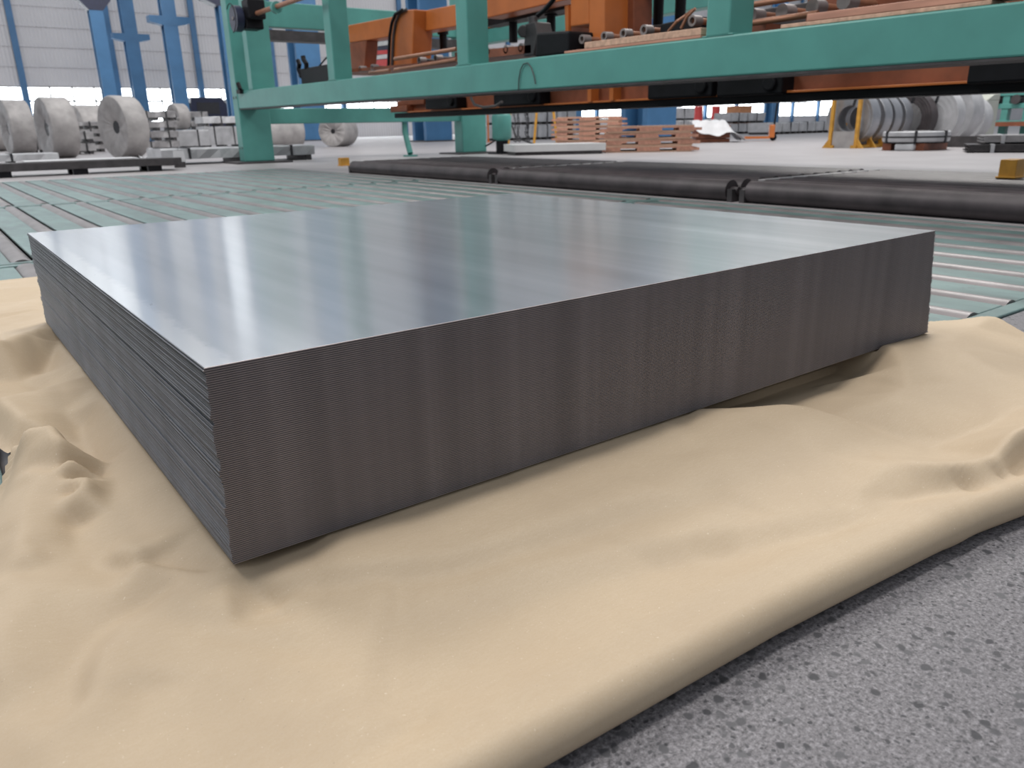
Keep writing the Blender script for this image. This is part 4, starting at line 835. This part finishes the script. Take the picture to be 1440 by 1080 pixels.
p = at(687, 200, z=0); o = MB().cyl((0, 0, 0), (0, 0, 1.2), 0.03, 10).bx(-0.1, 0.1, -0.1, 0.1, 0, 0.02).build('guard_post', 'orange'); o.location = p; tag(o, 'thin orange guard post between the gantry leg and the green tank', 'post')
# far rows of wrapped packs under the windows
k = 0
for (x0_, x1_, yb, Y, h_, n, tiers, where) in ((702, 812, 200, 24, 0.46, 4, 2, 'behind the yellow chain rack'), (942, 982, 187, 30, 0.55, 1, 2, 'right of the broad blue column'), (1026, 1076, 192, 22, 0.34, 2, 2, 'behind the white covered pile'), (1078, 1170, 191, 19, 0.36, 4, 1, 'left of the steel coils')):
    for i in range(n):
        for j in range(tiers):
            pa = at(x0_+(x1_-x0_)*i/n, yb, y=Y); pb = at(x0_+(x1_-x0_)*(i+1)/n, yb, y=Y); wd = (pb.x-pa.x)*0.93
            pos = ordinal(i+1)+' from the left in the '+('lower' if j == 0 else 'upper')+' row' if n > 1 else ('lower' if j == 0 else 'upper')+' of two'
            if tiers == 1: pos = ordinal(i+1)+' from the left'
            pack(((pa.x+pb.x)/2, Y+0.5, j*(h_+0.11)), wd, 0.9, h_, 'pale wrapped pack %s, %s' % (where, pos), straps=1, seed=40+k, mat='wrap_white', group='far wrapped packs'); k += 1
p = at(961, 165, y=29.5); pack((p.x, 30.5, 2*0.66), 1.1, 0.8, 0.42, 'pale box on top of the packs right of the broad blue column', straps=0, skids=False, mat='white', seed=70, group='far wrapped packs')
p = at(1037, 190, y=24); o = MB().bx(-0.45, 0.45, -0.4, 0.4, 0.0, 1.02).bx(-0.47, 0.47, -0.42, 0.42, 0.0, 0.08).bx(-0.47, 0.47, -0.42, 0.42, 1.02, 1.06).build('board_crate', 'crate', bevel=0.01); o.location = (p.x, 24, 0.0); o.scale = (1, 1, 1.15); tag(o, 'orange-brown board crate behind the white covered pile', 'crate')
for px, lab in ((981, 'red drum on its own left of the white covered pile'), (1005, 'red drum partly hidden above the white covered pile')):
    p = at(px, 182, y=27); o = MB().lathe([(0, 0), (0, 0.22), (0.4, 0.22), (0.41, 0.235), (0.43, 0.22), (1.3, 0.2), (1.3, 0)], 'Z', 20).build('drum', 'red', smooth=True); o.location = (p.x, 27, 0); tag(o, lab, 'drum', 'red drums')
# white sheet thrown over dark timber
p = at(1000, 200, z=0)
t = thing('timber_stack', 'stack of dark timbers under the white cover', 'timber', p, R_(-42), 'timber piles')
for j in range(4):
    for i in range(3): MB().bx(-0.46, 0.42, -0.4+i*0.3, -0.4+i*0.3+0.2, j*0.11, j*0.11+0.095).build('timber', 'orange_dark', t)
cv = MB(); n = 18; vs = []
for i in range(n+1):
    for j in range(n+1):
        x_ = -0.55+1.35*i/n; y_ = -0.62+1.15*j/n
        z_ = 0.52 if x_ < 0.25 else max(0.05, 0.52-(x_-0.25)*0.85)
        if y_ < -0.42: z_ -= (-0.42-y_)*1.6*max(0, math.cos((x_+0.05)*2.2))
        vs.append((x_, y_, max(0.03, z_+0.035*math.sin(x_*11+y_*5)+0.03*math.sin(y_*13-x_*4))))
o = cv.add(vs, [(i*(n+1)+j, (i+1)*(n+1)+j, (i+1)*(n+1)+j+1, i*(n+1)+j+1) for i in range(n) for j in range(n)]).build('cover_sheet', 'white', smooth=True)
o.location = p; o.rotation_euler = (0, 0, R_(-42)); tag(o, 'white crumpled sheet thrown over dark timbers, sloping to the floor at right', 'cover')
p = at(1076, 198, z=0); t = thing('pallet_truck', 'small orange hand pallet truck with upright black handle', 'hand truck', p, R_(-50))
MB().bx(-0.55, 0.1, -0.22, -0.08, 0.06, 0.12).bx(-0.55, 0.1, 0.08, 0.22, 0.06, 0.12).build('fork', 'orange', t); MB().bx(0.08, 0.22, -0.2, 0.2, 0.08, 0.42).build('pump_body', 'orange', t, bevel=0.02)
MB().cyl((0.2, 0, 0.3), (0.25, 0, 1.15), 0.025, 10).cyl((0.25, -0.15, 1.15), (0.25, 0.15, 1.15), 0.02, 8).build('handle', 'black', t); MB().cyl((0.2, -0.08, 0.09), (0.2, 0.08, 0.09), 0.09, 16).build('wheel', 'black', t)

# ================================================================== steel coils in yellow racks at right
def strip_coil(loc, r, wd, label, hole=0.50, mat='coil', bands=2, seed=0, group='bare steel coils in the yellow rack'):
    t = thing('steel_coil', label, 'coil', loc, 0, group); h = wd/2; prof = []
    rr = random.Random(seed)
    n_r = 22
    prof = [(-h+0.006*rr.random(), r*(hole+(1-hole)*i/n_r)) for i in range(n_r+1)]
    prof = [(h, r*hole)]+prof+[(h, r), (h, r*hole)]
    b = MB().lathe(prof, 'X', 56); b.v = [(x_, y_, z_+r) for x_, y_, z_ in b.v]; b.build('windings', mat, t, smooth=True)
    for i in range(bands):
        a = PI*0.5+i*2*PI/bands+0.25; c_, s_ = math.cos(a), math.sin(a); nn = (-s_*0.025, c_*0.025)
        vs = []
        for x_, rad in ((-h-0.006, r*hole), (-h-0.006, r+0.006), (h+0.006, r+0.006)):
            for sg in (-1, 1): vs.append((x_, rad*c_+sg*nn[0], r+rad*s_+sg*nn[1]))
        MB().add(vs, [(0, 1, 3, 2), (2, 3, 5, 4)]).build('strap', 'band', t)
    return t
c1 = at(1199, 172, x=14.2); Yc = c1.y; zr = 0.06
names = ('nearest bare steel coil in the yellow rack, its dark hole facing out', 'second bare steel coil in the yellow rack', 'third bare steel coil in the yellow rack', 'fourth bare steel coil, farthest in the yellow rack')
for i, (X, r_, mt_) in enumerate(((14.2, 0.47, 'coil'), (14.62, 0.47, 'coil'), (15.0, 0.46, 'coil'), (15.4, 0.46, 'coil'))):
    strip_coil((X, Yc-0.0*i, zr), r_, 0.26, names[i], 0.49 if i == 0 else 0.52, mt_, 1, i)
t = thing('coil_rack', 'yellow posted rack holding the row of bare steel coils', 'rack', (13.95, Yc, 0))
for i, X in enumerate((0.0, 0.45, 0.85, 1.25)):
    for y_ in (-0.26, 0.27):
        MB().prism([(y_-0.03, 0), (y_+0.03, 0), (y_+0.03, 0.92 if i == 0 else 0.45), (y_-0.03, 0.92 if i == 0 else 0.45)], 'X', X-0.03, X+0.03).prism([(y_-0.03, 0), (y_-0.15 if y_ < 0 else y_+0.15, 0), (y_-0.03 if y_ < 0 else y_+0.03, 0.16)], 'X', X-0.02, X+0.02).build('post', 'yellow', t)
MB().bx(-0.05, 1.7, -0.3, -0.18, 0, 0.05).bx(-0.05, 1.7, 0.18, 0.3, 0, 0.05).build('base_rail', 'yellow', t)
MB().bx(-0.0, 0.06, -0.22, 0.23, 0.0, 0.30).build('front_plate', 'wrap', t)
pc = at(1313, 168, x=16.3)
t_ = strip_coil((16.3, pc.y, 0.0), 0.53, 0.30, 'pale wrapped coil with a bright rim, standing behind the flat strapped coil', 0.3, 'wrap_white', 2, 5, 'wrapped coils at right')
pc2 = at(1322, 165, x=17.2); strip_coil((17.2, pc2.y-0.15, 0.0), 0.60, 0.5, 'larger pale wrapped coil behind the bright rimmed one', 0.3, 'wrap_white', 2, 6, 'wrapped coils at right')
pc3 = at(1358, 172, x=18.2); strip_coil((18.2, pc3.y, 0.0), 0.46, 0.4, 'pale wrapped coil with black strap, right end of the coil row', 0.3, 'wrap_white', 2, 7, 'wrapped coils at right')
pd = at(1278, 172, x=15.9); strip_coil((15.9, pd.y, 0.0), 0.50, 0.25, 'dark narrow coil between the bare coils and the pale wrapped ones', 0.6, 'roller_dark', 2, 8, 'wrapped coils at right')
# coil lying flat on a small pallet
p = at(1296, 212, z=0)
t = thing('flat_coil', 'flat white strapped coil lying on a low wooden base, at right', 'coil', (p.x+0.35, p.y+0.3, 0))
MB().lathe([(0.135, 0.26), (0.135, 0.50), (0.15, 0.515), (0.20, 0.52), (0.205, 0.51), (0.225, 0.51), (0.23, 0.52), (0.29, 0.515), (0.305, 0.49), (0.305, 0.26), (0.135, 0.26)], 'Z', 48).build('windings', 'wrap_white', t, smooth=True)
MB().lathe([(0.207, 0.512), (0.207, 0.524), (0.223, 0.524), (0.223, 0.512)], 'Z', 48).build('hoop', 'band', t)
MB().lathe([(0.115, 0.0), (0.115, 0.5), (0.135, 0.5), (0.135, 0.0)], 'Z', 40).build('base_disc', 'black', t)
MB().bx(-0.4, 0.4, -0.35, -0.2, 0.0, 0.115).bx(-0.4, 0.4, 0.2, 0.35, 0, 0.115).build('base_timber', 'orange_dark', t); MB().bx(-0.49, -0.35, -0.22, 0.1, 0.0, 0.115).build('paper_wad', 'white', t, bevel=0.03)
for a in (2.6, 3.6, 4.6):
    c_, s_ = math.cos(a), math.sin(a); MB().prism([(0.25*c_-0.02*s_, 0.25*s_+0.02*c_), (0.535*c_-0.02*s_, 0.535*s_+0.02*c_), (0.535*c_+0.02*s_, 0.535*s_-0.02*c_), (0.25*c_+0.02*s_, 0.25*s_-0.02*c_)], 'Z', 0.13, 0.312).build('strap', 'band', t)
# bundles of dark sheets on the floor at the right edge
for i, (px, py, lx, ly, z_, lab) in enumerate(((1392, 214, 1.6, 0.9, 0.0, 'lowest dark steel bundle on the floor at the right edge'), (1405, 205, 1.5, 0.8, 0.12, 'upper dark steel bundle at the right edge'), )):
    p = at(px, py, z=z_) if i == 0 else p + Vector((0.25, 0.1, 0.12))
    t = thing('bar_bundle', lab, 'bundle', Vector((p.x+0.35, p.y-0.35 if i == 0 else p.y, z_)) if i == 0 else (p0.x+0.2, p0.y-0.05, 0.127), R_(-62), 'dark steel bundles'); p0 = Vector(t.location)
    b = MB()
    for j in range(5): b.bx(-lx/2+0.03*(j % 2), lx/2-0.04*(j % 3), -ly/2+0.02*j, ly/2, 0.02+j*0.02, 0.036+j*0.02)
    b.build('bars', 'pack_edge' if i else 'dark', t); MB().bx(-0.5, -0.45, -ly/2-0.01, ly/2, 0, 0.124).bx(0.3, 0.35, -ly/2-0.01, ly/2, 0.0, 0.124).build('strap', 'wrap_white', t); MB().bx(-lx/2+.1, lx/2-.1, -ly/2+.05, ly/2-.05, 0, 0.02).build('skid', 'black', t)
p = at(1345, 205, x=14.8); o = MB().bx(-0.05, 0.05, -0.42, 0.42, 0, 0.19).build('steel_plate_pile', 'dark'); o.location = (15.0, p.y-0.1, 0); tag(o, 'dark upright plates between the flat coil and the bundles', 'plates')
# grey-green control cabinet and the green machine at the right edge
p = at(1366, 196, x=19.5)
t = thing('control_cabinet', 'pale grey-green control cabinet behind the coils at right', 'cabinet', (19.5, p.y, 0), 0)
MB().bx(-0.3, 0.3, -0.34, 0.34, 0.0, 0.86).build('housing', 'cabinet', t, bevel=0.02); MB().prism([(-0.3, 0.86), (0.3, 0.86), (0.3, 1.0), (0.0, 0.98)], 'Y', -0.34, 0.34).build('desk_top', 'cabinet', t, bevel=0.01)
MB().bx(-0.315, -0.3, -0.28, 0.28, 0.08, 0.8).build('door', 'cabinet', t, bevel=0.004); MB().cyl((-0.33, 0, 0.52), (-0.31, 0, 0.52), 0.03, 10).build('knob', 'dark', t)
p = at(1412, 190, x=22)
t = thing('green_machine', 'green machine with gaps of daylight at the far right edge', 'machine', (22, p.y, 0))
for y_ in (-1.0, -0.45, 0.05, 0.5): MB().bx(-0.1, 0.1, y_-0.08, y_+0.08, 0, 1.6).build('upright', 'green', t, bevel=0.01)
for z_ in (0.35, 0.75, 1.05, 1.45): MB().bx(-0.12, 0.12, -1.6, 0.58, z_-0.06, z_+0.06).build('rail', 'green', t, bevel=0.01)
MB().bx(-0.5, 0.3, -1.6, 0.7, 0.28, 0.38).build('bed', 'orange_dark', t)
for y_ in (-0.7, -0.2, 0.28): MB().cyl((-0.2, y_, 0.9), (0.2, y_, 0.9), 0.11, 14).build('motor', 'dark', t)
